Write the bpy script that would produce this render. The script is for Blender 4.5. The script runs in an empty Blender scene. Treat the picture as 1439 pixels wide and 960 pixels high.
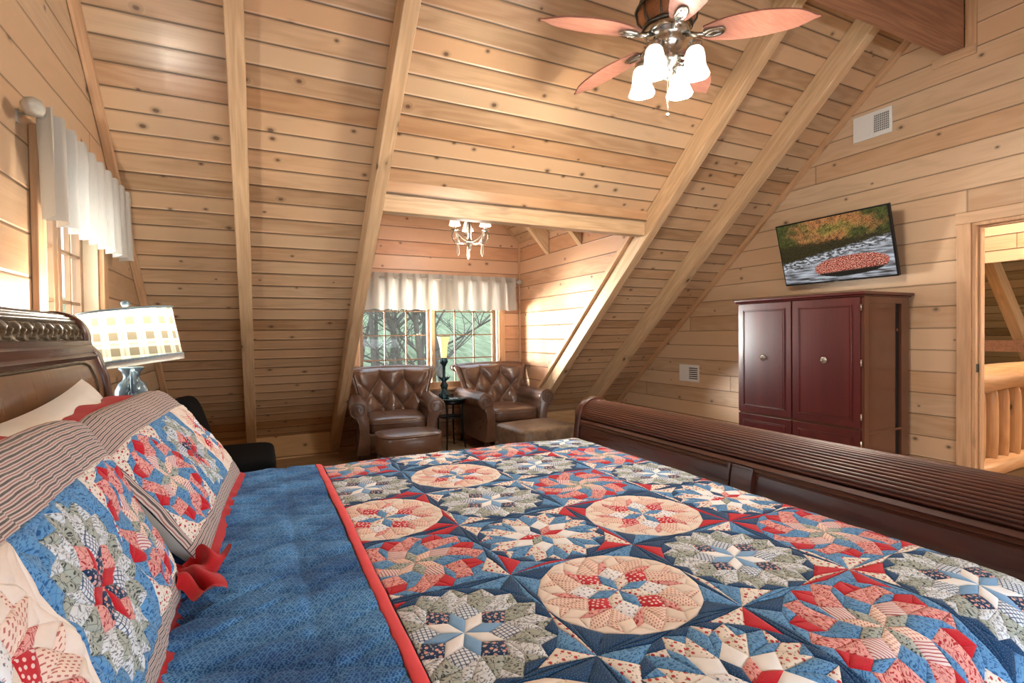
import bpy, bmesh, math, random
from math import sin, cos, pi, sqrt, radians, atan2, exp, floor
from mathutils import Vector, Matrix, noise as mnoise
random.seed(7)
SC = bpy.context.scene
COL = SC.collection

# ------------------------------------------------------------------ constants of the room
XL, XR, YK, YD = -0.76, 4.58, 6.02, 6.10
SA, SM = 5.575, 0.885                 # sloped ceiling  z = SA - SM*y
SL = sqrt(1 + SM * SM)
DL, DR = 0.785, 3.117                 # dormer side walls
YR = 1.97                             # ridge purlin centre
YB = -2.1                             # rear wall

# ------------------------------------------------------------------ node helpers
class NT:
    def __init__(s, name):
        s.mat = bpy.data.materials.new(name); s.mat.use_nodes = True
        s.t = s.mat.node_tree; s.n = s.t.nodes; s.l = s.t.links
        s.bsdf = s.n['Principled BSDF']; s.out = s.n['Material Output']
    def new(s, typ, **kw):
        nd = s.n.new(typ)
        for k, v in kw.items(): setattr(nd, k, v)
        return nd
    def put(s, sock, v):
        if isinstance(v, bpy.types.NodeSocket): s.l.new(v, sock)
        elif v is not None:
            if isinstance(v, (tuple, list)) and len(v) == 3 and sock.type == 'RGBA': v = (*v, 1)
            sock.default_value = v
    def m(s, op, a, b=None, c=None, clamp=False):
        nd = s.new('ShaderNodeMath', operation=op, use_clamp=clamp)
        s.put(nd.inputs[0], a)
        if b is not None: s.put(nd.inputs[1], b)
        if c is not None: s.put(nd.inputs[2], c)
        return nd.outputs[0]
    def mix(s, f, a, b, blend='MIX'):
        nd = s.new('ShaderNodeMix', data_type='RGBA', blend_type=blend)
        s.put(nd.inputs[0], f); s.put(nd.inputs[6], a); s.put(nd.inputs[7], b)
        return nd.outputs[2]
    def uv(s):
        nd = s.new('ShaderNodeTexCoord'); sp = s.new('ShaderNodeSeparateXYZ')
        s.l.new(nd.outputs['UV'], sp.inputs[0]); return sp.outputs[0], sp.outputs[1]
    def obj(s):
        nd = s.new('ShaderNodeTexCoord'); sp = s.new('ShaderNodeSeparateXYZ')
        s.l.new(nd.outputs['Object'], sp.inputs[0]); return sp.outputs[0], sp.outputs[1], sp.outputs[2]
    def vec(s, x, y, z=0.0):
        nd = s.new('ShaderNodeCombineXYZ'); s.put(nd.inputs[0], x); s.put(nd.inputs[1], y); s.put(nd.inputs[2], z)
        return nd.outputs[0]
    def noise(s, v, scale=5, detail=2, rough=.5, dist=0, dim='3D'):
        nd = s.new('ShaderNodeTexNoise', noise_dimensions=dim); s.put(nd.inputs['Vector'], v)
        nd.inputs['Scale'].default_value = scale; nd.inputs['Detail'].default_value = detail
        nd.inputs['Roughness'].default_value = rough; nd.inputs['Distortion'].default_value = dist
        return nd.outputs[0]
    def vor(s, v, scale=5, feature='F1', dim='2D', rand=1.0):
        nd = s.new('ShaderNodeTexVoronoi', voronoi_dimensions=dim, feature=feature); s.put(nd.inputs['Vector'], v)
        nd.inputs['Scale'].default_value = scale; nd.inputs['Randomness'].default_value = rand
        return nd
    def white(s, w):
        nd = s.new('ShaderNodeTexWhiteNoise', noise_dimensions='1D'); s.put(nd.inputs['W'], w); return nd.outputs[0]
    def ramp(s, f, lo, hi, a=0.0, b=1.0):
        nd = s.new('ShaderNodeMapRange', interpolation_type='SMOOTHSTEP'); s.put(nd.inputs[0], f)
        nd.inputs[1].default_value = lo; nd.inputs[2].default_value = hi; nd.inputs[3].default_value = a; nd.inputs[4].default_value = b
        return nd.outputs[0]
    def bump(s, h, strength=.3, dist=.01):
        nd = s.new('ShaderNodeBump'); nd.inputs['Strength'].default_value = strength; nd.inputs['Distance'].default_value = dist
        s.put(nd.inputs['Height'], h); s.l.new(nd.outputs[0], s.bsdf.inputs['Normal'])
    def fin(s, col=None, rough=.5, metal=0, spec=.5, coat=0, coatr=.1, sheen=0, em=None, ems=0):
        b = s.bsdf.inputs
        if col is not None: s.put(b['Base Color'], col)
        s.put(b['Roughness'], rough); b['Metallic'].default_value = metal; b['Specular IOR Level'].default_value = spec
        b['Coat Weight'].default_value = coat; b['Coat Roughness'].default_value = coatr; b['Sheen Weight'].default_value = sheen
        if em is not None: s.put(b['Emission Color'], em); b['Emission Strength'].default_value = ems
        return s.mat

def srgb(r, g, b):
    f = lambda c: (c / 255 / 12.92) if c / 255 <= .04045 else ((c / 255 + .055) / 1.055) ** 2.4
    return (f(r), f(g), f(b))

def plain(name, col, rough=.5, metal=0, var=.12, scale=30, bmp=0.0, **kw):
    n = NT(name); x, y, z = n.obj(); v = n.vec(x, y, z)
    ns = n.noise(v, scale, 3)
    c = n.mix(n.m('MULTIPLY', ns, 1.0), tuple(k * (1 - var) for k in col), tuple(min(1, k * (1 + var)) for k in col))
    if bmp: n.bump(ns, bmp, .004)
    return n.fin(c, rough, metal, **kw)

def boards(name, W, light, dark, seed=0, rough=.34, groove=.006, knots=.45, contrast=1.0, seg=4.3, coat=.15, gdark=.75):
    """tongue and groove pine boards; UV in metres, u along the board"""
    n = NT(name); u, v = n.uv()
    vb = n.m('DIVIDE', v, W); row = n.m('FLOOR', vb); fr = n.m('FRACT', vb)
    r1 = n.white(n.m('ADD', row, seed + .37)); 
    u2 = n.m('ADD', u, n.m('MULTIPLY', r1, 23.0))
    us = n.m('DIVIDE', u2, seg); sg = n.m('FLOOR', us); sf = n.m('FRACT', us)
    r2 = n.white(n.m('ADD', n.m('MULTIPLY', row, 7.13), n.m('ADD', n.m('MULTIPLY', sg, 3.71), seed + 11.1)))
    r3 = n.white(n.m('ADD', n.m('MULTIPLY', row, 5.3), n.m('ADD', n.m('MULTIPLY', sg, 1.93), seed + 51.1)))
    # knots
    K = 4.6
    kv = n.vec(n.m('MULTIPLY', u2, K * .8), n.m('ADD', n.m('MULTIPLY', v, K * 1.05), n.m('MULTIPLY', r2, 50.0)))
    vo = n.vor(kv, 1.0); d = vo.outputs['Distance']
    sp = n.new('ShaderNodeSeparateColor'); n.l.new(vo.outputs['Color'], sp.inputs[0])
    on = n.m('GREATER_THAN', sp.outputs[0], 1 - knots)
    size = n.m('MULTIPLY_ADD', sp.outputs[1], .042, .024)
    kn = n.m('MULTIPLY', n.m('SUBTRACT', 1.0, n.ramp(n.m('DIVIDE', d, size), .7, 1.15)), on)
    halo = n.m('MULTIPLY', n.m('SUBTRACT', 1.0, n.ramp(n.m('DIVIDE', d, size), .8, 3.2)), on)
    # grain
    warp = n.m('MULTIPLY', halo, 1.6)
    lowf = n.noise(n.vec(n.m('MULTIPLY', u2, .9), n.m('ADD', n.m('MULTIPLY', v, 5.0), n.m('MULTIPLY', r2, 31.0)), r2), 1.0, 2)
    ring = n.m('FRACT', n.m('ADD', n.m('MULTIPLY', lowf, 9.0), warp))
    ring = n.m('ABSOLUTE', n.m('SUBTRACT', ring, .5))
    fine = n.noise(n.vec(n.m('MULTIPLY', u2, 2.5), n.m('ADD', n.m('MULTIPLY', v, 110.0), n.m('MULTIPLY', halo, 9.0)), r2), 1.0, 4, .6)
    blot = n.noise(n.vec(n.m('MULTIPLY', u2, 1.6), n.m('MULTIPLY', v, 7.0), r3), 1.3, 2)
    g = n.m('ADD', n.m('MULTIPLY', n.ramp(ring, .0, .5), .26 * contrast), n.m('MULTIPLY', n.m('SUBTRACT', fine, .3), .55 * contrast))
    g = n.m('ADD', g, n.m('MULTIPLY', n.m('SUBTRACT', blot, .5), 1.1))
    g = n.m('ADD', g, n.m('MULTIPLY', n.m('SUBTRACT', r2, .5), 1.25), clamp=True)
    c = n.mix(g, light, dark)
    warm = tuple(a * b for a, b in zip(light, (1.0, .78, .60)))
    c = n.mix(n.m('MULTIPLY', r3, .42), c, warm)
    c = n.mix(n.m('MULTIPLY', n.m('MULTIPLY', halo, halo), .5), c, tuple(k * .55 for k in dark))
    c = n.mix(n.m('MULTIPLY', kn, .72), c, (.09, .034, .016))
    edge = n.m('SUBTRACT', .5, n.m('ABSOLUTE', n.m('SUBTRACT', fr, .5)))
    gm = n.m('SUBTRACT', 1.0, n.ramp(edge, groove / W * .35, groove / W))
    ge = n.m('SUBTRACT', .5, n.m('ABSOLUTE', n.m('SUBTRACT', sf, .5)))
    gj = n.m('SUBTRACT', 1.0, n.ramp(ge, .0007, .0015))
    gm2 = n.m('MAXIMUM', gm, n.m('MULTIPLY', gj, .7))
    c = n.mix(n.m('MULTIPLY', gm2, gdark), c, (.045, .018, .008))
    hgt = n.m('SUBTRACT', n.m('MULTIPLY', fine, .05), n.ramp(edge, 0.0, groove / W * 2.2, 1.0, 0.0))
    n.bump(hgt, .8, .006)
    rg = n.m('ADD', rough, n.m('MULTIPLY', fine, .16))
    return n.fin(c, rg, coat=coat, coatr=.25)

def timber(name, light, dark, seed=0, rough=.42, coat=.1, knots=.5, ax=0, gs=1.0):
    """solid beam: grain along local X (or axis ax)"""
    n = NT(name); o = list(n.obj()); a = o.pop(ax); b, cc = o
    at = n.new('ShaderNodeObjectInfo'); rnd = at.outputs['Random']
    off = n.m('MULTIPLY', rnd, 40.0); a2 = n.m('ADD', a, off)
    vo = n.vor(n.vec(n.m('MULTIPLY', a2, 3.0), n.m('MULTIPLY', b, 5.0), n.m('MULTIPLY', cc, 5.0)), 1.0, dim='3D'); d = vo.outputs['Distance']
    sp = n.new('ShaderNodeSeparateColor'); n.l.new(vo.outputs['Color'], sp.inputs[0])
    on = n.m('GREATER_THAN', sp.outputs[0], 1 - knots)
    kn = n.m('MULTIPLY', n.m('SUBTRACT', 1.0, n.ramp(d, .05, .10)), on)
    halo = n.m('MULTIPLY', n.m('SUBTRACT', 1.0, n.ramp(d, .05, .3)), on)
    low = n.noise(n.vec(n.m('MULTIPLY', a2, .8 * gs), n.m('MULTIPLY', b, 9.0 * gs), n.m('MULTIPLY', cc, 9.0 * gs)), 1.0, 2)
    fine = n.noise(n.vec(n.m('MULTIPLY', a2, 3.0 * gs), n.m('MULTIPLY', b, 95.0 * gs), n.m('MULTIPLY', cc, 95.0 * gs)), 1.0, 4, .6)
    ring = n.m('ABSOLUTE', n.m('SUBTRACT', n.m('FRACT', n.m('ADD', n.m('MULTIPLY', low, 7.0), n.m('MULTIPLY', halo, .5))), .5))
    g = n.m('ADD', n.m('MULTIPLY', ring, .8), n.m('MULTIPLY', n.m('SUBTRACT', fine, .3), .9), clamp=True)
    c = n.mix(g, light, dark)
    c = n.mix(n.m('MULTIPLY', halo, .35), c, tuple(k * .5 for k in dark))
    c = n.mix(n.m('MULTIPLY', kn, .85), c, (.05, .02, .01))
    n.bump(fine, .25, .004)
    return n.fin(c, n.m('ADD', rough, n.m('MULTIPLY', fine, .15)), coat=coat, coatr=.25)

# ------------------------------------------------------------------ mesh helpers
class M:
    def __init__(s): s.v = []; s.f = []; s.mi = []; s.uv = []; s.sm = []
    def face(s, idx, mi=0, uv=None, sm=False):
        s.f.append(tuple(idx)); s.mi.append(mi); s.uv.append(uv); s.sm.append(sm)
    def poly(s, pts, mi=0, uv=None, sm=False):
        b = len(s.v); s.v += [tuple(p) for p in pts]; s.face(range(b, b + len(pts)), mi, uv, sm)
    def box(s, x0, x1, y0, y1, z0, z1, mi=0, T=None):
        P = [(x0, y0, z0), (x1, y0, z0), (x1, y1, z0), (x0, y1, z0), (x0, y0, z1), (x1, y0, z1), (x1, y1, z1), (x0, y1, z1)]
        if T is not None: P = [tuple(T @ Vector(p)) for p in P]
        b = len(s.v); s.v += P
        for q in ((0, 3, 2, 1), (4, 5, 6, 7), (0, 1, 5, 4), (1, 2, 6, 5), (2, 3, 7, 6), (3, 0, 4, 7)):
            s.face([b + i for i in q], mi)
        return s
    def grid(s, fn, nu, nv, mi=0, cu=False, cv=False, sm=True, uvs=None):
        b = len(s.v); U = nu if cu else nu + 1; V = nv if cv else nv + 1
        for i in range(U):
            for j in range(V): s.v.append(tuple(fn(i / nu, j / nv)))
        for i in range(nu):
            for j in range(nv):
                i2 = (i + 1) % U; j2 = (j + 1) % V
                uv = None
                if uvs: uv = [uvs(i / nu, j / nv), uvs((i + 1) / nu, j / nv), uvs((i + 1) / nu, (j + 1) / nv), uvs(i / nu, (j + 1) / nv)]
                s.face((b + i * V + j, b + i2 * V + j, b + i2 * V + j2, b + i * V + j2), mi, uv, sm)
        return s
    def lathe(s, prof, n=24, c=(0, 0, 0), mi=0, T=None, wob=None):
        b = len(s.v); k = len(prof)
        for i in range(n):
            a = 2 * pi * i / n
            for r, z in prof:
                rr = r * (wob(a, z) if wob else 1)
                p = Vector((c[0] + rr * cos(a), c[1] + rr * sin(a), c[2] + z))
                s.v.append(tuple(T @ p) if T is not None else tuple(p))
        for i in range(n):
            for j in range(k - 1):
                a, d = b + i * k + j, b + ((i + 1) % n) * k + j
                s.face((a, d, d + 1, a + 1), mi, None, True)
        if prof[0][0] > 1e-4: s.face([b + i * k for i in range(n)][::-1], mi, None, False)
        if prof[-1][0] > 1e-4: s.face([b + i * k + k - 1 for i in range(n)], mi, None, False)
        return s
    def tube(s, pts, rad, n=8, mi=0, cap=True, closed=False):
        pts = [Vector(p) for p in pts]; m_ = len(pts)
        if not isinstance(rad, (list, tuple)): rad = [rad] * m_
        b = len(s.v); prev = None
        for i, p in enumerate(pts):
            if closed: t = pts[(i + 1) % m_] - pts[i - 1]
            else: t = pts[min(i + 1, m_ - 1)] - pts[max(i - 1, 0)]
            if t.length < 1e-9: t = Vector((0, 0, 1))
            t.normalize()
            if prev is None:
                a = Vector((0, 0, 1)) if abs(t.z) < .9 else Vector((1, 0, 0))
                u_ = t.cross(a).normalized()
            else:
                u_ = (prev - t * prev.dot(t))
                u_ = u_.normalized() if u_.length > 1e-6 else t.orthogonal().normalized()
            prev = u_; w = t.cross(u_)
            for k in range(n):
                a = 2 * pi * k / n; s.v.append(tuple(p + (u_ * cos(a) + w * sin(a)) * rad[i]))
        L = m_ if closed else m_ - 1
        for i in range(L):
            i2 = (i + 1) % m_
            for k in range(n):
                k2 = (k + 1) % n
                s.face((b + i * n + k, b + i * n + k2, b + i2 * n + k2, b + i2 * n + k), mi, None, True)
        if cap and not closed:
            s.face([b + k for k in range(n)][::-1], mi); s.face([b + (m_ - 1) * n + k for k in range(n)], mi)
        return s
    def extr(s, prof, a0, a1, axis='y', mi=0, n=1, sm=True, closed=True, caps=True):
        """extrude a closed 2D profile along an axis"""
        def P(p, a):
            return (p[0], a, p[1]) if axis == 'y' else ((a, p[0], p[1]) if axis == 'x' else (p[0], p[1], a))
        b = len(s.v); k = len(prof)
        for i in range(n + 1):
            for p in prof: s.v.append(P(p, a0 + (a1 - a0) * i / n))
        for i in range(n):
            for j in range(k if closed else k - 1):
                j2 = (j + 1) % k
                s.face((b + i * k + j, b + i * k + j2, b + (i + 1) * k + j2, b + (i + 1) * k + j), mi, None, sm)
        if caps and closed:
            s.face([b + j for j in range(k)][::-1], mi); s.face([b + n * k + j for j in range(k)], mi)
        return s
    def rbox(s, c, d, e=.35, n=20, mi=0, T=None, crown=0):
        """rounded box, superellipsoid"""
        def sg(x, p): return math.copysign(abs(x) ** p, x)
        def fn(u, v):
            a = 2 * pi * u; t = pi * (v - .5)
            x = sg(cos(t), e) * sg(cos(a), e); y = sg(cos(t), e) * sg(sin(a), e); z = sg(sin(t), e)
            if z > 0 and crown: z *= 1 + crown * (1 - x * x) * (1 - y * y)
            p = Vector((c[0] + d[0] * x, c[1] + d[1] * y, c[2] + d[2] * z))
            return T @ p if T is not None else p
        return s.grid(fn, n * 2, n, mi, cu=True)
    def build(s, name, mats, parent=None, smooth=None, bevel=0, sub=0, ang=None, fixn=True):
        me = bpy.data.meshes.new(name); me.from_pydata(s.v, [], s.f)
        if not isinstance(mats, (list, tuple)): mats = [mats]
        for m_ in mats: me.materials.append(m_)
        if any(u is not None for u in s.uv):
            lay = me.uv_layers.new(name='UVMap')
            for p, u in zip(me.polygons, s.uv):
                if u is not None:
                    for li, c in zip(p.loop_indices, u): lay.data[li].uv = c
        for p, mi, sm in zip(me.polygons, s.mi, s.sm):
            p.material_index = mi; p.use_smooth = sm if smooth is None else smooth
        if fixn:
            bm = bmesh.new(); bm.from_mesh(me); bmesh.ops.recalc_face_normals(bm, faces=bm.faces); bm.to_mesh(me); bm.free()
        if ang: me.set_sharp_from_angle(angle=radians(ang))
        o = bpy.data.objects.new(name, me); COL.objects.link(o)
        if parent: o.parent = parent
        if bevel:
            b = o.modifiers.new('b', 'BEVEL'); b.width = bevel; b.segments = 2; b.limit_method = 'ANGLE'; b.angle_limit = radians(40)
            b.harden_normals = False
        if sub:
            q = o.modifiers.new('s', 'SUBSURF'); q.levels = sub; q.render_levels = sub
        return o

def tag(o, label=None, cat=None, group=None, kind=None):
    if label: o['label'] = label
    if cat: o['category'] = cat
    if group: o['group'] = group
    if kind: o['kind'] = kind
    return o
def thing(name, label, cat, loc=(0, 0, 0), rz=0, group=None):
    o = bpy.data.objects.new(name, None); COL.objects.link(o); o.empty_display_size = .1
    o.location = loc; o.rotation_euler = (0, 0, rz); return tag(o, label, cat, group)
def struct(o): o['kind'] = 'structure'; return o
def dup(root, loc, rz=None, label=None):
    r = root.copy(); COL.objects.link(r); r.location = loc
    if rz is not None: r.rotation_euler = (0, 0, rz)
    if label: r['label'] = label
    for ch in list(root.children):
        c = ch.copy(); COL.objects.link(c); c.parent = r
        for g in ch.children:
            d = g.copy(); COL.objects.link(d); d.parent = c
    return r
def place(o, loc, rot=(0, 0, 0)): o.location = loc; o.rotation_euler = rot; return o

# ------------------------------------------------------------------ materials
LT, DK = (.64, .465, .295), (.39, .24, .128)
m_ceil = boards('pine_ceiling', .1263, LT, DK, 3, knots=.55, seg=60, rough=.26, coat=.4, groove=.007)
m_wall = boards('pine_wall', .165, (.66, .490, .325), (.46, .30, .172), 17, knots=.28, seg=5.5, rough=.34, groove=.0045, gdark=.6)
m_dorm = boards('pine_dormer', .17, (.62, .395, .245), (.40, .22, .12), 29, knots=.5, seg=60, rough=.33, groove=.005)
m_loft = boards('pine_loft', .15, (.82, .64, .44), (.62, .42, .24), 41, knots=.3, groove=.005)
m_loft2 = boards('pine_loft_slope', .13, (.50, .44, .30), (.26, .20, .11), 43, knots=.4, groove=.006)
m_floor = boards('plank_floor', .11, (.50, .34, .20), (.30, .17, .085), 61, knots=.2, rough=.28, groove=.003, coat=.3)
m_beam = timber('pine_beam', (.70, .51, .31), (.44, .27, .14), knots=.55)
m_trimy = timber('pine_trim_along_wall', (.70, .49, .31), (.46, .28, .15), knots=.3, ax=1)
m_trim = timber('pine_trim', (.70, .46, .27), (.46, .26, .13), knots=.3)
m_trimv = timber('pine_trim_upright', (.70, .46, .27), (.46, .26, .13), knots=.3, ax=2)
m_purl = timber('dark_purlin', (.42, .21, .115), (.17, .07, .04), knots=.4)
m_log = timber('peeled_log', (.70, .45, .24), (.45, .24, .11), knots=.4, ax=2, rough=.3, coat=.4)
m_logx = timber('peeled_log_rail', (.70, .45, .24), (.45, .24, .11), knots=.4, ax=0, rough=.3, coat=.4)
m_cherry = timber('cherry_wood', (.105, .016, .016), (.055, .008, .010), knots=0, ax=2, rough=.14, coat=.7, gs=.16)
m_cherryd = plain('cherry_side', (.135, .05, .028), .16, var=.18, scale=3, coat=.5)
m_mahog = timber('mahogany', (.105, .030, .016), (.030, .010, .008), knots=0, ax=1, rough=.22, coat=.4, gs=.5)
m_mahogr = timber('mahogany_reeds', (.15, .046, .022), (.03, .011, .009), knots=0, ax=1, rough=.30, coat=.2, gs=.7)
m_head = timber('headboard_veneer', (.24, .115, .05), (.12, .05, .025), knots=0, ax=2, rough=.14, coat=.5, gs=.3)
m_bronze = plain('antique_bronze', (.10, .072, .042), .40, .4, var=.6, scale=70, bmp=.4)
m_white = plain('white_paint', (.80, .80, .78), .45, var=.03)
m_blackm = plain('black_metal', (.012, .012, .014), .35, .6)
m_dark = plain('dark_slot', (.010, .008, .007), .8)
m_nickel = plain('brushed_nickel', (.55, .54, .50), .25, 1.0, var=.08)
m_black = plain('black_fabric', (.0025, .003, .004), .8, var=.3, scale=14, spec=.12)
m_linen = plain('white_linen', (.78, .75, .70), .85, var=.06, scale=9, sheen=.3)
m_mattress = plain('mattress_ticking', (.7, .68, .64), .9)
m_teal = plain('teal_bronze', (.018, .045, .055), .32, .5, var=.4, scale=50)
m_ceramic = plain('grey_blue_ceramic', (.13, .19, .24), .22, var=.28, scale=16, coat=.5)
m_copper = plain('copper_mesh', (.55, .30, .17), .4, .6, var=.4, scale=160, bmp=.6)
m_beads = plain('ivory_beads', (.70, .64, .54), .3, var=.1)

def leather():
    n = NT('brown_leather'); x, y, z = n.obj(); v = n.vec(x, y, z)
    a = n.noise(v, 7, 4, .6); b = n.noise(v, 90, 3)
    c = n.mix(n.ramp(a, .2, .9), (.115, .058, .038), (.185, .105, .068))
    n.bump(n.m('ADD', n.m('MULTIPLY', a, .6), n.m('MULTIPLY', b, .35)), .2, .006)
    return n.fin(c, n.m('ADD', .22, n.m('MULTIPLY', a, .16)), coat=.3, coatr=.2)
m_leather = leather()
def leather2():
    n = NT('worn_leather'); x, y, z = n.obj(); v = n.vec(x, y, z)
    a = n.noise(v, 9, 5, .7); b = n.noise(n.vec(n.m('MULTIPLY', x, 6.0), n.m('MULTIPLY', y, 6.0), n.m('MULTIPLY', z, 2.0)), 12, 3)
    c = n.mix(n.ramp(a, .3, .7), (.10, .065, .042), (.24, .165, .11))
    c = n.mix(n.m('MULTIPLY', n.ramp(b, .66, .78), .4), c, (.42, .33, .24))
    n.bump(a, .4, .006)
    return n.fin(c, n.m('ADD', .25, n.m('MULTIPLY', a, .25)), coat=.1)
m_leather2 = leather2()

def glow(name, col, strength, base=(.9, .88, .82)):
    n = NT(name); x, y, z = n.obj(); ns = n.noise(n.vec(x, y, z), 20, 2)
    return n.fin(n.mix(ns, base, tuple(k * .92 for k in base)), .4, em=col, ems=strength)
m_glow = glow('lit_frosted_glass', (1, .97, .92), .45)
m_glow2 = glow('lit_candle_shade', (1, .88, .70), .6)
def cloth_tr(name, col, tr=.5, streak=40, em=0):
    n = NT(name); u, v = n.uv()
    ns = n.noise(n.vec(n.m('MULTIPLY', u, streak), n.m('MULTIPLY', v, streak)), 8, 3)
    c = n.mix(ns, tuple(k * .86 for k in col), col)
    n.fin(c, .9, sheen=.2)
    t = n.new('ShaderNodeBsdfTranslucent'); n.put(t.inputs[0], c)
    mx = n.new('ShaderNodeMixShader'); mx.inputs[0].default_value = tr
    n.l.new(n.bsdf.outputs[0], mx.inputs[1]); n.l.new(t.outputs[0], mx.inputs[2]); n.l.new(mx.outputs[0], n.out.inputs[0])
    n.bump(ns, .15, .002)
    return n.mat
m_valance = cloth_tr('valance_linen', (.56, .53, .48), .28)
m_valance2 = cloth_tr('valance_hem', (.55, .52, .46), .25)
def shade_plaid():
    n = NT('plaid_shade'); u, v = n.uv()
    def band(c, f, lo, hi):
        x = n.m('ABSOLUTE', n.m('SUBTRACT', n.m('FRACT', n.m('MULTIPLY', c, f)), .5)); return n.m('SUBTRACT', 1.0, n.ramp(x, lo, hi))
    v2 = n.m('ADD', v, n.m('MULTIPLY', u, .06))
    a = band(v2, 15.0, .24, .27); b = band(u, 15.0, .24, .27)
    a2 = band(n.m('ADD', v2, .0333), 15.0, .04, .07); b2 = band(n.m('ADD', u, .0333), 15.0, .04, .07)
    s_ = n.m('MULTIPLY', n.m('ADD', n.m('ADD', a, b), n.m('ADD', n.m('MULTIPLY', a2, .4), n.m('MULTIPLY', b2, .4))), .48, clamp=True)
    c = n.mix(s_, (.78, .74, .62), (.20, .17, .115))
    n.fin(c, .9)
    t = n.new('ShaderNodeBsdfTranslucent'); n.put(t.inputs[0], c)
    mx = n.new('ShaderNodeMixShader'); mx.inputs[0].default_value = .35
    n.l.new(n.bsdf.outputs[0], mx.inputs[1]); n.l.new(t.outputs[0], mx.inputs[2]); n.l.new(mx.outputs[0], n.out.inputs[0])
    return n.mat
m_plaidshade = shade_plaid()
def tulip():
    n = NT('amber_glass_shade'); x, y, z = n.obj()
    k = n.ramp(z, .46, .60)
    c = n.mix(k, (1.0, .66, .22), (.62, .44, .22))
    return n.fin((.7, .5, .25), .3, em=c, ems=.62)
m_tulip = tulip()
def glassm():
    n = NT('window_glass'); x, y, z = n.obj(); ns = n.noise(n.vec(x, y, z), 2, 1)
    tr = n.new('ShaderNodeBsdfTransparent'); tr.inputs[0].default_value = (.96, .98, .98, 1)
    gl = n.new('ShaderNodeBsdfGlossy'); gl.inputs['Roughness'].default_value = .02
    n.put(gl.inputs[0], n.mix(ns, (.9, .95, 1), (1, 1, 1)))
    fr = n.new('ShaderNodeFresnel'); fr.inputs[0].default_value = 1.16
    mx = n.new('ShaderNodeMixShader'); n.l.new(fr.outputs[0], mx.inputs[0])
    n.l.new(tr.outputs[0], mx.inputs[1]); n.l.new(gl.outputs[0], mx.inputs[2]); n.l.new(mx.outputs[0], n.out.inputs[0])
    return n.mat
m_glass = glassm()
m_fanblade = timber('pink_oak_blade', (.44, .215, .155), (.31, .13, .09), knots=0, ax=0, rough=.4, gs=1.4)

# ------------------------------------------------------------------ quilt fabrics (UV in metres)
def fab(name, base, mark=None, kind=None, K=60, thr=.3, var=.1, mark2=None):
    n = NT('fabric_' + name); u, v = n.uv()
    wv = n.noise(n.vec(u, v), 260, 2); lo = n.noise(n.vec(u, v), 22, 2)
    c = n.mix(n.m('MULTIPLY_ADD', lo, .8, n.m('MULTIPLY', wv, .2)), tuple(k * (1 - var) for k in base), tuple(min(1, k * (1 + var)) for k in base))
    if kind == 'leaf':
        w = n.m('MULTIPLY', n.m('SUBTRACT', n.noise(n.vec(u, v), 40, 1), .5), .03)
        vo = n.vor(n.vec(n.m('ADD', u, w), n.m('MULTIPLY', n.m('SUBTRACT', v, w), 2.4)), K)
        a = n.m('SUBTRACT', 1.0, n.ramp(vo.outputs['Distance'], thr, thr + .1)); c = n.mix(a, c, mark)
        e = n.vor(n.vec(n.m('MULTIPLY', u, 1.6), v), K * .7, 'DISTANCE_TO_EDGE')
        c = n.mix(n.m('MULTIPLY', n.m('SUBTRACT', 1.0, n.ramp(e.outputs['Distance'], .02, .06)), .55), c, mark)
    elif kind == 'dots':
        vo = n.vor(n.vec(u, v), K, rand=.55); a = n.m('SUBTRACT', 1.0, n.ramp(vo.outputs['Distance'], thr, thr + .06)); c = n.mix(a, c, mark)
        if mark2:
            vo = n.vor(n.vec(n.m('ADD', u, .5), v), K * 1.7); a = n.m('SUBTRACT', 1.0, n.ramp(vo.outputs['Distance'], thr * .7, thr * .7 + .08)); c = n.mix(n.m('MULTIPLY', a, .8), c, mark2)
    elif kind == 'plaid':
        for q in (u, v):
            x = n.m('ABSOLUTE', n.m('SUBTRACT', n.m('FRACT', n.m('MULTIPLY', q, K)), .5))
            c = n.mix(n.m('MULTIPLY', n.m('SUBTRACT', 1.0, n.ramp(x, .10, .16)), .8), c, mark)
    elif kind == 'dash':
        a = n.m('LESS_THAN', n.m('FRACT', n.m('MULTIPLY', v, K)), .42)
        b = n.m('LESS_THAN', n.m('FRACT', n.m('ADD', n.m('MULTIPLY', u, K * .45), n.m('MULTIPLY', n.m('FLOOR', n.m('MULTIPLY', v, K)), .5))), .5)
        c = n.mix(n.m('MULTIPLY', n.m('MULTIPLY', a, b), .8), c, mark)
    elif kind == 'stripe':
        w = n.m('MULTIPLY', n.noise(n.vec(u, v), 18, 1), .008)
        f = n.m('FRACT', n.m('MULTIPLY', n.m('ADD', v, w), K))
        c = n.mix(n.m('MULTIPLY', n.m('LESS_THAN', f, .34), .85), c, mark)
        if mark2: c = n.mix(n.m('MULTIPLY', n.m('MULTIPLY', n.m('GREATER_THAN', f, .58), n.m('LESS_THAN', f, .76)), .8), c, mark2)
    n.bump(n.m('ADD', n.m('MULTIPLY', wv, .5), lo), .22, .002)
    return n.fin(c, .88, sheen=.15, spec=.25)
NAVY = srgb(10, 62, 108); RED = srgb(198, 26, 44)
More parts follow.
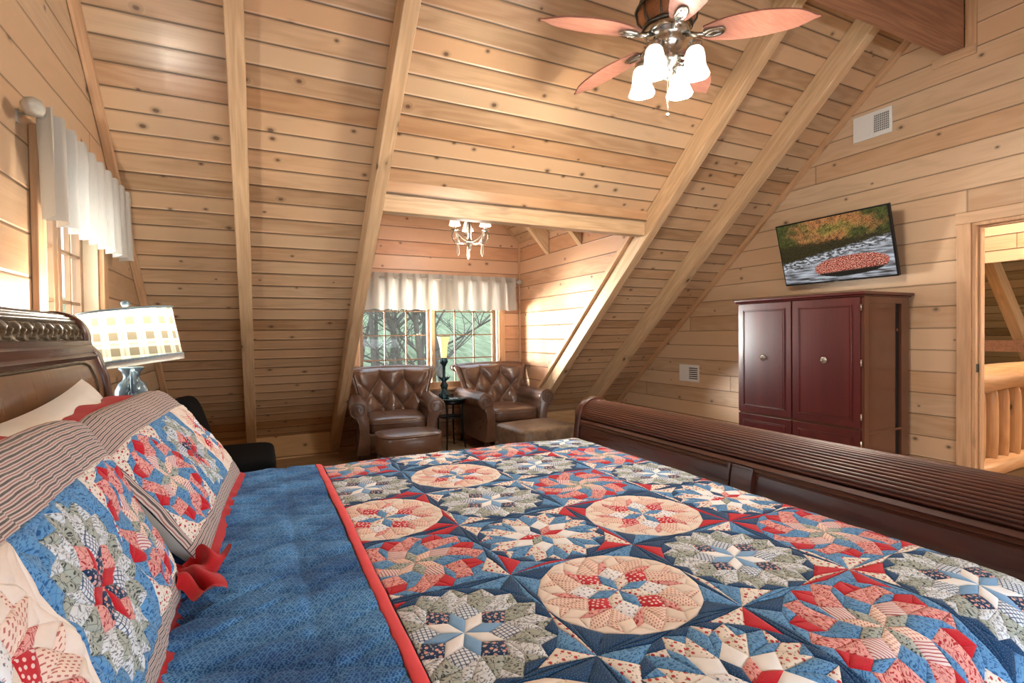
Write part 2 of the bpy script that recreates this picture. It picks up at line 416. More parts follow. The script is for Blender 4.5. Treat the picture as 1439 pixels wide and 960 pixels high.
FAB = [
 fab('navy', NAVY, srgb(90, 130, 160), 'dots', 190, .12, .25),              # 0
 fab('blue_print', srgb(104, 158, 206), srgb(44, 100, 158), 'leaf', 90, .22),  # 1
 fab('light_blue', srgb(130, 172, 214)),                                     # 2
 fab('white', srgb(242, 244, 250)),                                          # 3
 fab('red', RED, srgb(150, 10, 28), 'dots', 260, .15, .12),                  # 4
 fab('cream_floral', srgb(234, 227, 220), srgb(190, 50, 55), 'dots', 62, .17, .08, srgb(110, 120, 105)),  # 5
 fab('pink_leaf', srgb(226, 170, 165), srgb(176, 40, 50), 'leaf', 75, .2),   # 6
 fab('peach_dash', srgb(236, 217, 205), srgb(180, 70, 70), 'dash', 190),     # 7
 fab('sage_leaf', srgb(176, 184, 178), srgb(62, 72, 72), 'leaf', 70, .17),   # 8
 fab('grey_leaf', srgb(222, 229, 237), srgb(130, 138, 146), 'leaf', 95, .22),# 9
 fab('plaid', srgb(224, 233, 243), srgb(28, 70, 120), 'plaid', 120),         # 10
 fab('polka', RED, srgb(236, 218, 217), 'dots', 95, .24, .06),               # 11
 fab('navy_floral', srgb(22, 52, 92), srgb(221, 167, 153), 'dots', 75, .22, .1, srgb(190, 200, 215)), # 12
 fab('red_stripe', srgb(228, 217, 218), srgb(176, 40, 62), 'stripe', 150),   # 13
 fab('cream', srgb(236, 225, 216)),                                          # 14
 fab('ticking', srgb(201, 192, 188), srgb(62, 42, 44), 'stripe', 92, mark2=srgb(150, 70, 66)), # 15
 fab('white_floral', srgb(238, 241, 248), srgb(120, 135, 150), 'dots', 80, .14, .05, srgb(201, 152, 153)), # 16
]
m_redf = fab('flange_red', srgb(178, 22, 30)); m_bind = fab('binding', srgb(222, 72, 78), var=.06)
def backing():
    n = NT('blue_backing'); u, v = n.uv()
    lo = n.noise(n.vec(u, v), 5, 3); md = n.noise(n.vec(u, v), 34, 2)
    ox = n.m('FLOOR', n.m('MULTIPLY', v, 150.0))
    a = n.m('SINE', n.m('ADD', n.m('MULTIPLY', u, 900.0), n.m('MULTIPLY', ox, 2.1)))
    b = n.m('SINE', n.m('MULTIPLY', v, 942.0))
    pt = n.m('MULTIPLY', n.ramp(n.m('MULTIPLY', a, b), -.2, .5), 1.0)
    sc = n.vor(n.vec(u, v), 70, 'DISTANCE_TO_EDGE'); pt2 = n.m('SUBTRACT', 1.0, n.ramp(sc.outputs['Distance'], .03, .12))
    dk = n.mix(n.ramp(lo, .35, .7), srgb(16, 62, 124), srgb(36, 112, 190)); lt = n.mix(n.ramp(lo, .35, .7), srgb(84, 140, 200), srgb(140, 200, 248))
    c = n.mix(n.m('MULTIPLY', n.m('MAXIMUM', pt, pt2), n.m('MULTIPLY_ADD', md, .8, .25)), dk, lt)
    n.bump(n.m('ADD', n.m('MULTIPLY', pt, .3), lo), .3, .003)
    return n.fin(c, .9, sheen=.1, spec=.2)
m_back = backing()
# ================================================================== ROOM SHELL
def V3(*a): return Vector(a)
def bpoly(mb, pts, U, V, off=(0, 0)):
    pts = [Vector(p) for p in pts]; U = Vector(U); V = Vector(V)
    mb.poly(pts, 0, [(p.dot(U) + off[0], p.dot(V) + off[1]) for p in pts])
def zc(y):      # ceiling height at y
    if y >= 1.97: return SA - SM * y
    if y >= 1.0: return SA - SM * 1.97
    return SA - SM * 1.97 - SM * (1.0 - y)
def yzwall(name, x, rects, off, mat):
    """rects: (y0,y1,z0,z1|None) None = up to the ceiling"""
    mb = M()
    for (y0, y1, z0, z1) in rects:
        if z1 is None:
            ys = [y1] + [k for k in (1.97, 1.0) if y0 < k < y1] + [y0]
            pts = [(x, y0, z0), (x, y1, z0)] + [(x, y, zc(y)) for y in ys]
        else: pts = [(x, y0, z0), (x, y1, z0), (x, y1, z1), (x, y0, z1)]
        bpoly(mb, pts, (0, 1, 0), (0, 0, 1), off)
    return struct(mb.build(name, mat, fixn=False))
LW = (2.62, 3.45, .95, 2.03)          # left window opening
yzwall('wall_left', XL, [(YB, LW[0], 0, None), (LW[0], LW[1], 0, LW[2]), (LW[0], LW[1], LW[3], None), (LW[1], YK, 0, None)], (0, 1.0 - .233), m_wall)
DO = (.98, 1.863, 0, 2.065)           # door opening
yzwall('wall_right', XR, [(YB, DO[0], 0, None), (DO[0], DO[1], DO[3], None), (DO[1], YK, 0, None)], (0, 1.0 - .010), m_wall)
mb = M(); bpoly(mb, [(XL, YB, 0), (XR, YB, 0), (XR, YD, 0), (XL, YD, 0)], (1, 0, 0), (0, 1, 0), (10, 10))
struct(mb.build('floor', m_floor, fixn=False))
# sloped ceiling (far slope, flat strip, near slope)
mb = M(); US, VS, OF = (1, 0, 0), (0, 1 / SL, -SM / SL), 0
def sl(x, y): return (x, y, SA - SM * y)
soff = -(Vector(sl(0, 4.075 / SL)).dot(Vector(VS))) + .1263 * 40
for (x0, x1, y1) in ((XL, DL, YK), (DL, DR, 3.66), (DR, XR, YK)):
    bpoly(mb, [sl(x0, 1.97), sl(x1, 1.97), sl(x1, y1), sl(x0, y1)], US, VS, (9, soff))
zt = zc(1.5)
bpoly(mb, [(XL, 1.0, zt), (XR, 1.0, zt), (XR, 1.97, zt), (XL, 1.97, zt)], US, (0, 1, 0), (9, 20))
bpoly(mb, [(XL, YB, zc(YB)), (XR, YB, zc(YB)), (XR, 1.0, zt), (XL, 1.0, zt)], US, (0, 1 / SL, SM / SL), (9, 30))
struct(mb.build('ceiling', m_ceil, fixn=False))
mb = M(); bpoly(mb, [(XL, YB, 0), (XR, YB, 0), (XR, YB, zc(YB)), (XL, YB, zc(YB))], (1, 0, 0), (0, 0, 1), (9, 3)); struct(mb.build('wall_rear', m_wall, fixn=False))
mb = M()
for x0, x1 in ((XL, DL), (DR, XR)):
    bpoly(mb, [(x0, YK, 0), (x1, YK, 0), (x1, YK, SA - SM * YK + .002), (x0, YK, SA - SM * YK + .002)], (1, 0, 0), (0, 0, 1), (9, 3 - .02))
struct(mb.build('wall_far', boards('pine_knee_wall', .25, (.74, .50, .27), (.52, .31, .15), 77, knots=.5), fixn=False))
# dormer
RX = (DL + DR) / 2; GS = 1.10; ZW = 2.50; ZR = ZW + GS * (DR - RX)
WX0, WX1, WZ0, WZ1 = 1.03, 2.80, .66, 1.95
mb = M()
for (x0, x1, z0, z1) in ((DL, WX0, 0, ZW), (WX1, DR, 0, ZW), (WX0, WX1, 0, WZ0), (WX0, WX1, WZ1, ZW)):
    bpoly(mb, [(x0, YD, z0), (x1, YD, z0), (x1, YD, z1), (x0, YD, z1)], (1, 0, 0), (0, 0, 1), (9, 3.01 - .172 + .0))
bpoly(mb, [(DL, YD, ZW), (DR, YD, ZW), (RX, YD, ZR)], (1, 0, 0), (0, 0, 1), (9, 2.838))
struct(mb.build('wall_dormer_end', m_dorm, fixn=False))
for nm, x in (('wall_dormer_left', DL), ('wall_dormer_right', DR)):
    mb = M(); bpoly(mb, [(x, YK, 0), (x, YD, 0), (x, YD, ZW), (x, 3.47, ZW), (x, 3.47, SA - SM * 3.47), (x, YK, SA - SM * YK)], (0, 1, 0), (0, 0, 1), (20, 2.838))
    struct(mb.build(nm, m_dorm, fixn=False))
mb = M(); c_ = 1 / sqrt(1 + GS * GS)
for s_, x in ((-1, DL), (1, DR)):
    bpoly(mb, [(x, 3.60, ZW), (x, YD, ZW), (RX, YD, ZR), (RX, 3.60, ZR)], (0, 1, 0), (-s_ * c_, 0, GS * c_), (0, 0))
bpoly(mb, [(DL, 3.60, 2.30), (DR, 3.60, 2.30), (DR, 3.60, ZW), (RX, 3.60, ZR), (DL, 3.60, ZW)], (1, 0, 0), (0, 0, 1), (9, 3))
struct(mb.build('ceiling_dormer', m_ceil, fixn=False))

# baseboards / rake trims
def beam_between(name, poly, ext, mat, frame, parent=None, bevel=.004):
    """poly: list of (a,b) in the frame's local YZ ; ext along local X"""
    mb = M(); mb.extr(poly, ext[0], ext[1], 'x', sm=False); o = mb.build(name, mat, parent, bevel=bevel); o.matrix_world = frame; return o
def slope_frame(x, y):   # local X runs down the slope, local Z into the room (perpendicular), local Y = -world X... right handed
    X = Vector((0, 1 / SL, -SM / SL)); Z = Vector((0, -SM / SL, -1 / SL)); Y = Z.cross(X)
    return Matrix((( X.x, Y.x, Z.x, x), (X.y, Y.y, Z.y, y), (X.z, Y.z, Z.z, SA - SM * y), (0, 0, 0, 1)))
L_full = (YK - 1.97) * SL
for k, x in ((1, XL), (2, XR)):
    f_ = slope_frame(x, 1.97); w = -.046 if x < 0 else .046
    # local Y = Z x X : sign found from the frame
    sgn = 1 if f_.col[1].x > 0 else -1
    a, b = (0.002, .046) if x < 0 else (-.046, -.002)
    struct(beam_between('trim_%d' % k, [(a * sgn, .001), (b * sgn, .001), (b * sgn, .045), (a * sgn, .045)], (0.1, L_full), m_trim, f_))
def rafter(x0, x1, label):
    mb = M(); d = .17
    f_ = slope_frame(x0, 1.97); inv = f_.inverted()
    yu = (SA - d * SL) / SM
    prof = [(2.03, SA - SM * 2.03 - .001), (YK - .004, SA - SM * YK + .0015), (YK - .004, 0.001), (yu - .0, 0.001)]
    if DL - .2 < x0 < DR + .1 and (abs(x1 - DL) < .01 or abs(x0 - DR) < .01): pass
    prof = [(2.03, SA - SM * 2.03 - .001), (YK - .003, SA - SM * (YK - .003) - .001), (YK - .003, .02), (2.03, SA - d * SL - SM * 2.03)]
    # underside hits the floor just past the knee wall: stop at the wall plane
    zb = SA - d * SL - SM * (YK - .003)
    prof = [(2.03, SA - SM * 2.03 - .001), (YK - .003, SA - SM * (YK - .003) - .001), (YK - .003, max(zb, .001)), (2.03, SA - d * SL - SM * 2.03)]
    P = [(x, y, z) for x in (x0, x1) for (y, z) in prof]
    P = [tuple(inv @ Vector(p)) for p in P]
    mb.v = P
    mb.face((0, 1, 2, 3)); mb.face((7, 6, 5, 4))
    for i in range(4): mb.face((i, 4 + i, 4 + (i + 1) % 4, (i + 1) % 4))
    o = mb.build('ceiling_rafter', m_beam, bevel=.005); o.matrix_world = f_
    return tag(o, label, 'rafter', 'sloping rafters under the board ceiling')
rafter(-.125, -.037, 'pine rafter behind the bedside lamp, farthest left, running down the sloped ceiling')
rafter(.697, .785, 'pine rafter at the left side of the dormer alcove, ending by the left armchair')
rafter(3.117, 3.205, 'pine rafter at the right side of the dormer alcove, ending at the right armchair')
rafter(3.912, 4.0, 'pine rafter nearest the television wall, running down behind the footboard')
mb = M(); mb.box(-(DR - DL) / 2 + .001, (DR - DL) / 2 - .001, 0, .10, 0, .19)
tag(place(mb.build('dormer_header', m_beam, bevel=.004), (RX, 3.625, 2.178)), 'horizontal pine header beam across the dormer opening', 'beam')
mb = M(); mb.box(-.02, XR - XL - .04, -.065, .065, 0, .5)
tag(place(mb.build('ridge_beam', m_purl, bevel=.006), (XL + .02, 1.967, 3.322)), 'dark reddish timber beam at the ceiling peak above the fan', 'beam')
# trims round the beam end on the right wall
mb = M(); mb.box(XR - .022, XR - .001, 1.835, 1.898, 3.3215, 3.83); struct(mb.build('trim_3', m_trimv, bevel=.003))
mb = M(); mb.box(XR - .022, XR - .001, 1.835, 2.10, 3.255, 3.3205); struct(mb.build('trim_4', m_trimy, bevel=.003))
# dormer valley trims and corner trims
mb = M()
yb0, yb1 = 3.72, YK - .01
f_ = slope_frame(DR, 1.97); sgn = 1 if f_.col[1].x > 0 else -1
struct(beam_between('trim_5', [(-.035 * sgn, -.03), (-.002 * sgn, -.03), (-.002 * sgn, .02), (-.035 * sgn, .02)], ((yb0 - 1.97) * SL, L_full - .02), m_trim, f_))
mb = M(); mb.box(DR - .022, DR - .001, YD - .022, YD - .001, 0.01, ZW); struct(mb.build('trim_6', m_trimv))
mb = M(); mb.box(DL + .001, DL + .022, YD - .022, YD - .001, 0.01, ZW); struct(mb.build('trim_7', m_trimv))
for s_, x in ((-1, DL), (1, DR)):
    o = None
    X = Vector((-s_, 0, GS)).normalized(); Z = Vector((-s_ * GS, 0, -1)).normalized(); Y = Z.cross(X)
    fm = Matrix(((X.x, Y.x, Z.x, x), (X.y, Y.y, Z.y, YD - .012), (X.z, Y.z, Z.z, ZW), (0, 0, 0, 1)))
    struct(beam_between('trim_8' if s_ < 0 else 'trim_9', [(-.01, .001), (.01, .001), (.01, .022), (-.01, .022)], (.02, (ZR - ZW) / (GS * c_) - .03), m_trim, fm))
    for yy, lab in ((5.35, 'farther'), (4.66, 'nearer')):
        fm = Matrix(((X.x, Y.x, Z.x, x), (X.y, Y.y, Z.y, yy), (X.z, Y.z, Z.z, ZW), (0, 0, 0, 1)))
        mb = M(); inv = fm.inverted(); xo = x - s_ * .004; xi = RX + s_ * .03
        zat = lambda q: ZW + GS * abs(x - q)
        P = [(xo, zat(xo) - .002), (xi, zat(xi) - .002), (xi, zat(xi) - .25), (xo, zat(xo) - .25)]
        vs = [(a_, yy + e, b_) for e in (-.035, .035) for (a_, b_) in P]
        mb.v = [tuple(inv @ Vector(p)) for p in vs]
        mb.face((0, 1, 2, 3)); mb.face((7, 6, 5, 4))
        for i in range(4): mb.face((i, 4 + i, 4 + (i + 1) % 4, (i + 1) % 4))
        o = mb.build('dormer_rafter', m_beam, bevel=.003); o.matrix_world = fm
        tag(o, '%s rafter foot on the %s wall of the dormer alcove' % (lab, 'left' if s_ < 0 else 'right'), 'rafter')

# ------------------------------------------------------------------ windows
def frame_rect(mb, a0, a1, b0, b1, w, d0, d1, ax):
    """rectangular frame of width w, in plane (a,b), depth d0..d1 ; ax: 'y' window plane y=const (a=x) , 'x' plane x=const (a=y)"""
    def bx(p0, p1, q0, q1):
        if ax == 'y': mb.box(p0, p1, d0, d1, q0, q1)
        else: mb.box(d0, d1, p0, p1, q0, q1)
    bx(a0, a0 + w, b0, b1); bx(a1 - w, a1, b0, b1); bx(a0 + w, a1 - w, b0, b0 + w); bx(a0 + w, a1 - w, b1 - w, b1)
m_winframe = plain('window_wood', (.30, .18, .10), .4, var=.12, scale=12)
m_winlight = plain('window_wood_light', (.60, .49, .35), .4, var=.08, scale=12)
def window(name, ax, a0, a1, b0, b1, plane, out, sashes, cols, rows, casing, sill):
    """plane: interior wall coordinate; out: +1/-1 outward direction"""
    w = bpy.data.objects.new(name, None); COL.objects.link(w); struct(w)
    def D(p, q): return (min(plane + out * p, plane + out * q), max(plane + out * p, plane + out * q))
    mb = M(); d = D(0.0, .13)
    frame_rect(mb, a0 - .0, a1 + .0, b0, b1, .018, *d, ax); mb.build('jamb', m_winlight, w)
    mb = M(); d = D(-.024, -.001); frame_rect(mb, a0 - casing, a1 + casing, b0 - casing * .2, b1 + casing, casing, *d, ax); mb.build('casing', m_trimv, w, bevel=.004)
    mb = M(); d = D(-.07, .02)
    if ax == 'y': mb.box(a0 - casing - .02, a1 + casing + .02, *d, b0 - .03, b0 - .001)
    else: mb.box(*d, a0 - casing - .02, a1 + casing + .02, b0 - .03, b0 - .001)
    mb.build('sill', m_trim, w, bevel=.005)
    for (s0, s1) in sashes:
        mb = M(); d = D(.06, .10); frame_rect(mb, s0, s1, b0 + .019, b1 - .019, .042, *d, ax)
        s = mb.build('sash', m_winframe, w, bevel=.004)
        g0, g1, h0, h1 = s0 + .042, s1 - .042, b0 + .061, b1 - .061
        mb = M(); d = D(.066, .088)
        for i in range(1, cols):
            c = g0 + (g1 - g0) * i / cols
            mb.box(c - .007, c + .007, *d, h0, h1) if ax == 'y' else mb.box(*d, c - .007, c + .007, h0, h1)
        for j in range(1, rows):
            c = h1 - rows_pitch * j if False else h0 + (h1 - h0) * j / rows
            mb.box(g0, g1, *d, c - .007, c + .007) if ax == 'y' else mb.box(*d, g0, g1, c - .007, c + .007)
        mb.build('muntins', m_winframe, s)
        mb = M(); p = plane + out * .08
        mb.poly([(g0, p, h0), (g1, p, h0), (g1, p, h1), (g0, p, h1)] if ax == 'y' else [(p, g0, h0), (p, g1, h0), (p, g1, h1), (p, g0, h1)])
        mb.build('glass_pane', m_glass, s, fixn=False)
    return w
w2 = window('window_2', 'y', WX0, WX1, WZ0, WZ1, YD, 1, [(WX0 + .02, 1.905), (1.93, WX1 - .02)], 3, 4, .085, True)
mb = M(); mb.box(1.895, 1.94, YD - .01, YD + .12, WZ0 + .018, WZ1 - .018); mb.build('mullion', m_winlight, w2, bevel=.003)
window('window_1', 'x', LW[0], LW[1], LW[2], LW[3], XL, -1, [(LW[0] + .02, 3.04), (3.06, LW[1] - .02)], 2, 4, .09, True)

# ------------------------------------------------------------------ door opening and loft beyond
d = bpy.data.objects.new('door_1', None); COL.objects.link(d); struct(d)
mb = M(); mb.box(XR - .02, XR - .001, DO[1], DO[1] + .085, 0.001, DO[3] + .0); mb.build('casing', m_trimv, d, bevel=.004)
mb = M(); mb.box(XR - .02, XR - .001, DO[0] - .085, DO[0], 0.001, DO[3] + .0); mb.build('casing', m_trimv, d, bevel=.004)
mb = M(); mb.box(XR - .024, XR - .001, DO[0] - .095, DO[1] + .09, DO[3], DO[3] + .08); mb.build('head_casing', m_trimy, d, bevel=.004)
mb = M(); mb.box(XR, XR + .13, DO[1] - .022, DO[1] + .001, 0.001, DO[3]); mb.box(XR, XR + .13, DO[0] - .001, DO[0] + .022, 0.001, DO[3]); mb.box(XR, XR + .13, DO[0] + .02, DO[1] - .02, DO[3] - .022, DO[3]); mb.build('jamb', m_trimv, d, bevel=.002)
mb = M(); mb.box(XR + .045, XR + .09, DO[1] - .034, DO[1] - .023, 0.001, DO[3] - .02); mb.box(XR + .045, XR + .09, DO[0] + .022, DO[1] - .03, DO[3] - .034, DO[3] - .023); mb.build('stop', m_trimv, d, bevel=.002)
mb = M(); mb.box(XR + .008, XR + .040, DO[1] - .0245, DO[1] - .0225, 1.0, 1.06); mb.build('strike_plate', m_blackm, d)
# loft
mb = M(); bpoly(mb, [(XR, -1.5, 0), (9.5, -1.5, 0), (9.5, 4.2, 0), (XR, 4.2, 0)], (1, 0, 0), (0, 1, 0), (10, 10)); place(struct(mb.build('floor_loft', m_floor, fixn=False)), (0, 0, -.004))
mb = M()
bpoly(mb, [(6.7, -1.5, 1.98), (6.7, 4.2, 1.98), (6.7, 4.2, 4.2), (6.7, -1.5, 4.2)], (0, 1, 0), (0, 0, 1), (10, 3))
struct(mb.build('wall_loft_upper', m_loft, fixn=False))
mb = M()
bpoly(mb, [(9.5, -1.5, -.1), (9.5, 4.2, -.1), (9.5, 4.2, 4.2), (9.5, -1.5, 4.2)], (0, 1, 0), (0, 0, 1), (10, 3))
bpoly(mb, [(XR + .12, -1.5, -.1), (9.5, -1.5, -.1), (9.5, -1.5, 4.2), (XR + .12, -1.5, 4.2)], (1, 0, 0), (0, 0, 1), (10, 3))
bpoly(mb, [(XR + .12, 4.2, -.1), (9.5, 4.2, -.1), (9.5, 4.2, 4.2), (XR + .12, 4.2, 4.2)], (1, 0, 0), (0, 0, 1), (10, 3))
bpoly(mb, [(XR + .12, -1.5, 4.2), (9.5, -1.5, 4.2), (9.5, 4.2, 4.2), (XR + .12, 4.2, 4.2)], (0, 1, 0), (1, 0, 0), (10, 3))
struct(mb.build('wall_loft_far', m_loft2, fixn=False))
LS = (9.4 - 6.75, 2.9)
mb = M(); 
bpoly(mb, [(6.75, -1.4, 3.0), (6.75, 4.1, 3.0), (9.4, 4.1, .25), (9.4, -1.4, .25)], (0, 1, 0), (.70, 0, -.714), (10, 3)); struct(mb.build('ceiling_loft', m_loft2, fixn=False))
mb = M(); mb.box(7.2, 7.32, -1.4, 4.1, 1.06, 1.18); struct(mb.build('trim_10', m_purl))
P0, P1 = Vector((7.15, 2.815, 2.25)), Vector((7.6, 2.66, 1.26))
X = (P1 - P0).normalized(); Z = Vector((-.9, 0, -.4)); Y = Z.cross(X).normalized(); Z = X.cross(Y)
fm = Matrix(((X.x, Y.x, Z.x, P0.x), (X.y, Y.y, Z.y, P0.y), (X.z, Y.z, Z.z, P0.z), (0, 0, 0, 1)))
mb = M(); mb.box(-.4, (P1 - P0).length + .3, -.05, .05, -.08, .08)
o = mb.build('loft_rafter', m_beam, bevel=.004); o.matrix_world = fm; tag(o, 'diagonal pine brace seen through the doorway above the log railing', 'rafter')
t = thing('log_railing', 'peeled log railing with closely set posts, seen through the doorway', 'railing', (4.75, 2.10, 0))
mb = M(); pts = [(-.02 + .28 * i, .012 * sin(i * 1.7), 0.905 + .008 * sin(i * 2.3)) for i in range(15)]
mb.tube(pts, [.115 + .006 * sin(i * 1.3) for i in range(15)], 16); mb.build('top_rail', m_logx, t)
mb = M(); mb.tube([(p[0], p[1], .16) for p in pts], .075, 14); mb.build('bottom_rail', m_logx, t)
for i in range(16):
    mb = M(); x = .12 + i * .205; r = .046 + .005 * sin(i * 2.9)
    mb.lathe([(r * .5, .17), (r * .9, .25), (r, .35), (r * 1.04, .55), (r, .70), (r * .9, .77), (r * .55, .83)], 14, (x, .01 * sin(i * 3.1), 0)); mb.build('baluster', m_log, t)

# ------------------------------------------------------------------ outdoors
def mat_hill():
    n = NT('winter_woods'); x, y, z = n.obj()
    a = n.noise(n.vec(n.m('MULTIPLY', x, 3.0), n.m('MULTIPLY', y, .3), n.m('MULTIPLY', z, .8)), 1.2, 5, .7)
    b = n.noise(n.vec(x, y, z), .35, 3)
    c = n.mix(n.ramp(a, .3, .7), (.20, .23, .14), (.46, .48, .33)); c = n.mix(n.m('MULTIPLY', b, .6), c, (.26, .30, .18))
    return n.fin(c, 1.0, spec=0)
mb = M()
def hf(u, v):
    x = -60 + 130 * u; y = 9 + 60 * v
    return (x, y, -3.2 + 9.5 * max(0, (v - .10)) ** .8 + .5 * sin(x * .13) + .9 * mnoise.noise(Vector((x * .09, y * .09, 0))))
mb.grid(hf, 60, 40); hill = mb.build('hillside', mat_hill()); hill['kind'] = 'structure'
mb = M(); mb.poly([(-60, YD + .2, -3.25), (70, YD + .2, -3.25), (70, 10, -3.25), (-60, 10, -3.25)]); mb.poly([(-60, -12, -3.25), (XL - .3, -12, -3.25), (XL - .3, YD + .2, -3.25), (-60, YD + .2, -3.25)])
struct(mb.build('ground', plain('leaf_litter', (.28, .25, .19), .95, var=.3, scale=2), fixn=False))
m_bark = plain('grey_bark', (.17, .145, .12), .9, var=.35, scale=12)
def tree(x, y, h, seed, label, lean=0):
    R = random.Random(seed); mb = M(); z0 = -3.2
    def branch(p, d, L, r, depth):
        pts = [p]; k = 5
        for i in range(k):
            d = (d + Vector((R.uniform(-.16, .16), R.uniform(-.16, .16), R.uniform(-.03, .13)))).normalized(); pts.append(pts[-1] + d * L / k)
        mb.tube(pts, [r * (1 - .72 * i / k) for i in range(k + 1)], 6 if depth < 2 else 4, cap=False)
        if depth >= 3: return
        for i in range(7 if depth == 0 else 5):
            q = R.uniform(.25 if depth else .3, .98); a = pts[min(k, int(q * k))]
            th = R.uniform(0, 2 * pi); up = R.uniform(.25, .95)
            branch(a, Vector((cos(th), sin(th), up)).normalized(), L * R.uniform(.34, .52), r * .42, depth + 1)
    branch(Vector((0, 0, 0)), Vector((lean, 0, 1)).normalized(), h, h * .011, 0)
    o = mb.build('bare_tree', m_bark, fixn=False); o.location = (x, y, z0); return tag(o, label, 'tree', 'leafless trees outside the dormer window')
TL = 'leafless winter tree standing on the hillside outside the dormer window'
for i, (x, y, h) in enumerate([(2.6, 14, 9.5), (3.7, 17, 11), (3.9, 13, 8.5), (5.2, 19, 12), (6.4, 18, 10), (4.3, 22, 11), (3.3, 20, 9.5), (7.6, 22, 12), (5.6, 15, 9), (6.0, 26, 13), (8.4, 27, 13), (5.2, 28, 13), (7.2, 25, 12), (3.6, 24, 10.5), (4.6, 14.5, 8)]):
    tree(x, y, h, i * 13 + 5, TL, lean=random.uniform(-.12, .12))
# ================================================================== FURNITURE
def arc(cx, cz, r, a0, a1, n):
    return [(cx + r * cos(radians(a0 + (a1 - a0) * i / n)), cz + r * sin(radians(a0 + (a1 - a0) * i / n))) for i in range(n + 1)]
def make_armchair():
    t = thing('leather_armchair', 'brown tufted leather armchair on the left of the small round table', 'armchair', (0, 0, 0))
    # base
    mb = M(); mb.box(-.30, .30, -.385, .34, .13, .33); mb.build('seat_base', m_leather, t, bevel=.02)
    mb = M(); mb.rbox((0, -.10, .40), (.295, .325, .075), .30, 22, crown=.35); c = mb.build('seat_cushion', m_leather, t)
    mb = M(); pts = []
    for i in range(48):
        a = 2 * pi * i / 48; sg = lambda x, p: math.copysign(abs(x) ** p, x)
        pts.append((.297 * sg(cos(a), .32), -.10 + .327 * sg(sin(a), .32), .425))
    mb.tube(pts, .006, 6, closed=True); mb.build('piping', m_leather, c)
    for s in (-1, 1):
        prof = [(.285, .13), (.28, .30), (.29, .47)] + arc(.385, .575, .092, 215, -75, 22)[0:] + [(.388, .44), (.375, .36), (.388, .24), (.41, .13)]
        prof = [(x * s, z) for x, z in prof]
        mb = M(); k = len(prof); n = 10
        ys = [-.43, -.425, -.40, -.2, 0, .15, .30, .36, .40]
        b = 0
        for i, y in enumerate(ys):
            sc = .93 if i == 0 else (1 if i < 7 else 1 - .10 * (i - 6))
            cx, cz = .345 * s, .40
            for (x, z) in prof:
                flare = 0 if z > .3 else (.3 - z) * .12 * (1 if y < 0 else -.3)
                mb.v.append((cx + (x - cx) * sc, y - flare, cz + (z - cz) * (sc if i == 0 else 1)))
        for i in range(len(ys) - 1):
            for j in range(k): mb.face((i * k + j, i * k + (j + 1) % k, (i + 1) * k + (j + 1) % k, (i + 1) * k + j), 0, None, True)
        mb.face(list(range(k))[::-1]); mb.face([(len(ys) - 1) * k + j for j in range(k)])
        arm = mb.build('arm', m_leather, t, ang=50)
        mb = M(); sp = []
        for i in range(40):
            a = radians(-75 + i * 16); r = .086 - .0017 * i
            sp.append((s * (.385 + r * cos(a)), -.434, .575 + r * sin(a)))
        mb.tube(sp, .0065, 6); out = [(s * x, -.434 - (0 if z > .3 else (.3 - z) * .12), z) for x, z in ((.295, .47), (.285, .30), (.29, .14), (.405, .14), (.384, .24), (.371, .36), (.383, .44), (.40, .49))]
        mb.tube(out, .0055, 6); mb.build('scroll_piping', m_leather, arm)
    # tufted back
    NS, NTt = 84, 64
    def hw(t_): return .30 + .125 * t_ ** 1.1
    def zz(t_): return .36 + .60 * t_
    def tuft(s, t_):
        a = s * 3.0; b = t_ * 3.9
        if b < 3.0:
            h1 = abs(sin(pi * (a + b) / 1.0 * .5)); h2 = abs(sin(pi * (a - b) / 1.0 * .5)); h = (h1 * h2) ** .5
        else:
            k = min(1, (b - 3.0) / .25)
            h1 = abs(sin(pi * (a + 3.0) * .5)); h2 = abs(sin(pi * (a - 3.0) * .5)); h = (h1 * h2) ** .42 * (1 - k) + k * (abs(cos(pi * a * .5)) ** .5 if False else (abs(sin(pi * (a + .9) * .5)) * .0 + abs(sin(pi * (a + 1.0) * .5)) ** .45))
        e = min(1, (1 - abs(s)) * 7) * min(1, (1 - t_) * 9) * min(1, t_ * 8 + .3)
        return .058 * h * e
    def front(s, t_):
        w = hw(t_); x = w * s
        y = .20 + .12 * t_ - .13 * abs(s) ** 2.6 * (1 - .35 * t_)
        roll = max(0, t_ - .9) / .1; y += .05 * roll ** 2
        z = zz(t_) - .02 * roll ** 2 - .012 * s * s * t_
        return x, y - tuft(s, t_), z
    mb = M()
    mb.grid(lambda u, v: front(2 * u - 1, v), NS, NTt)
    def back_(s, t_):
        w = hw(t_) + .012; return (w * s, .335 + .12 * t_ - .10 * abs(s) ** 2.6 * (1 - .35 * t_), zz(t_) * 1.0 - .012 * s * s * t_ - .015)
    mb.grid(lambda u, v: back_(1 - 2 * u, v), 30, 12)
    def cap(u, v):
        s = 2 * u - 1; a = Vector(front(s, 1)); b = Vector(back_(s, 1)); p = a.lerp(b, v); p.z += .022 * sin(pi * v); return p
    mb.grid(cap, 60, 8)
    for sd in (0, 1):
        def side(u, v, sd=sd):
            s = 2 * sd - 1; a = Vector(front(s, u)); b = Vector(back_(s, u)); p = a.lerp(b, v); p.x += s * .015 * sin(pi * v); return p
        mb.grid(side, 30, 6)
    bk = mb.build('tufted_back', m_leather, t)
    for j in range(4):
        for i in range(-3, 4):
            if (i + j) % 2: continue
            s, t_ = i / 3.0, j / 3.9
            if abs(s) < .97 and 0 < t_ < .92:
                x, y, z = front(s, t_); mb = M(); mb.rbox((x, y - .002, z), (.009, .007, .009), 1, 6); mb.build('tuft_button', m_leather, bk)
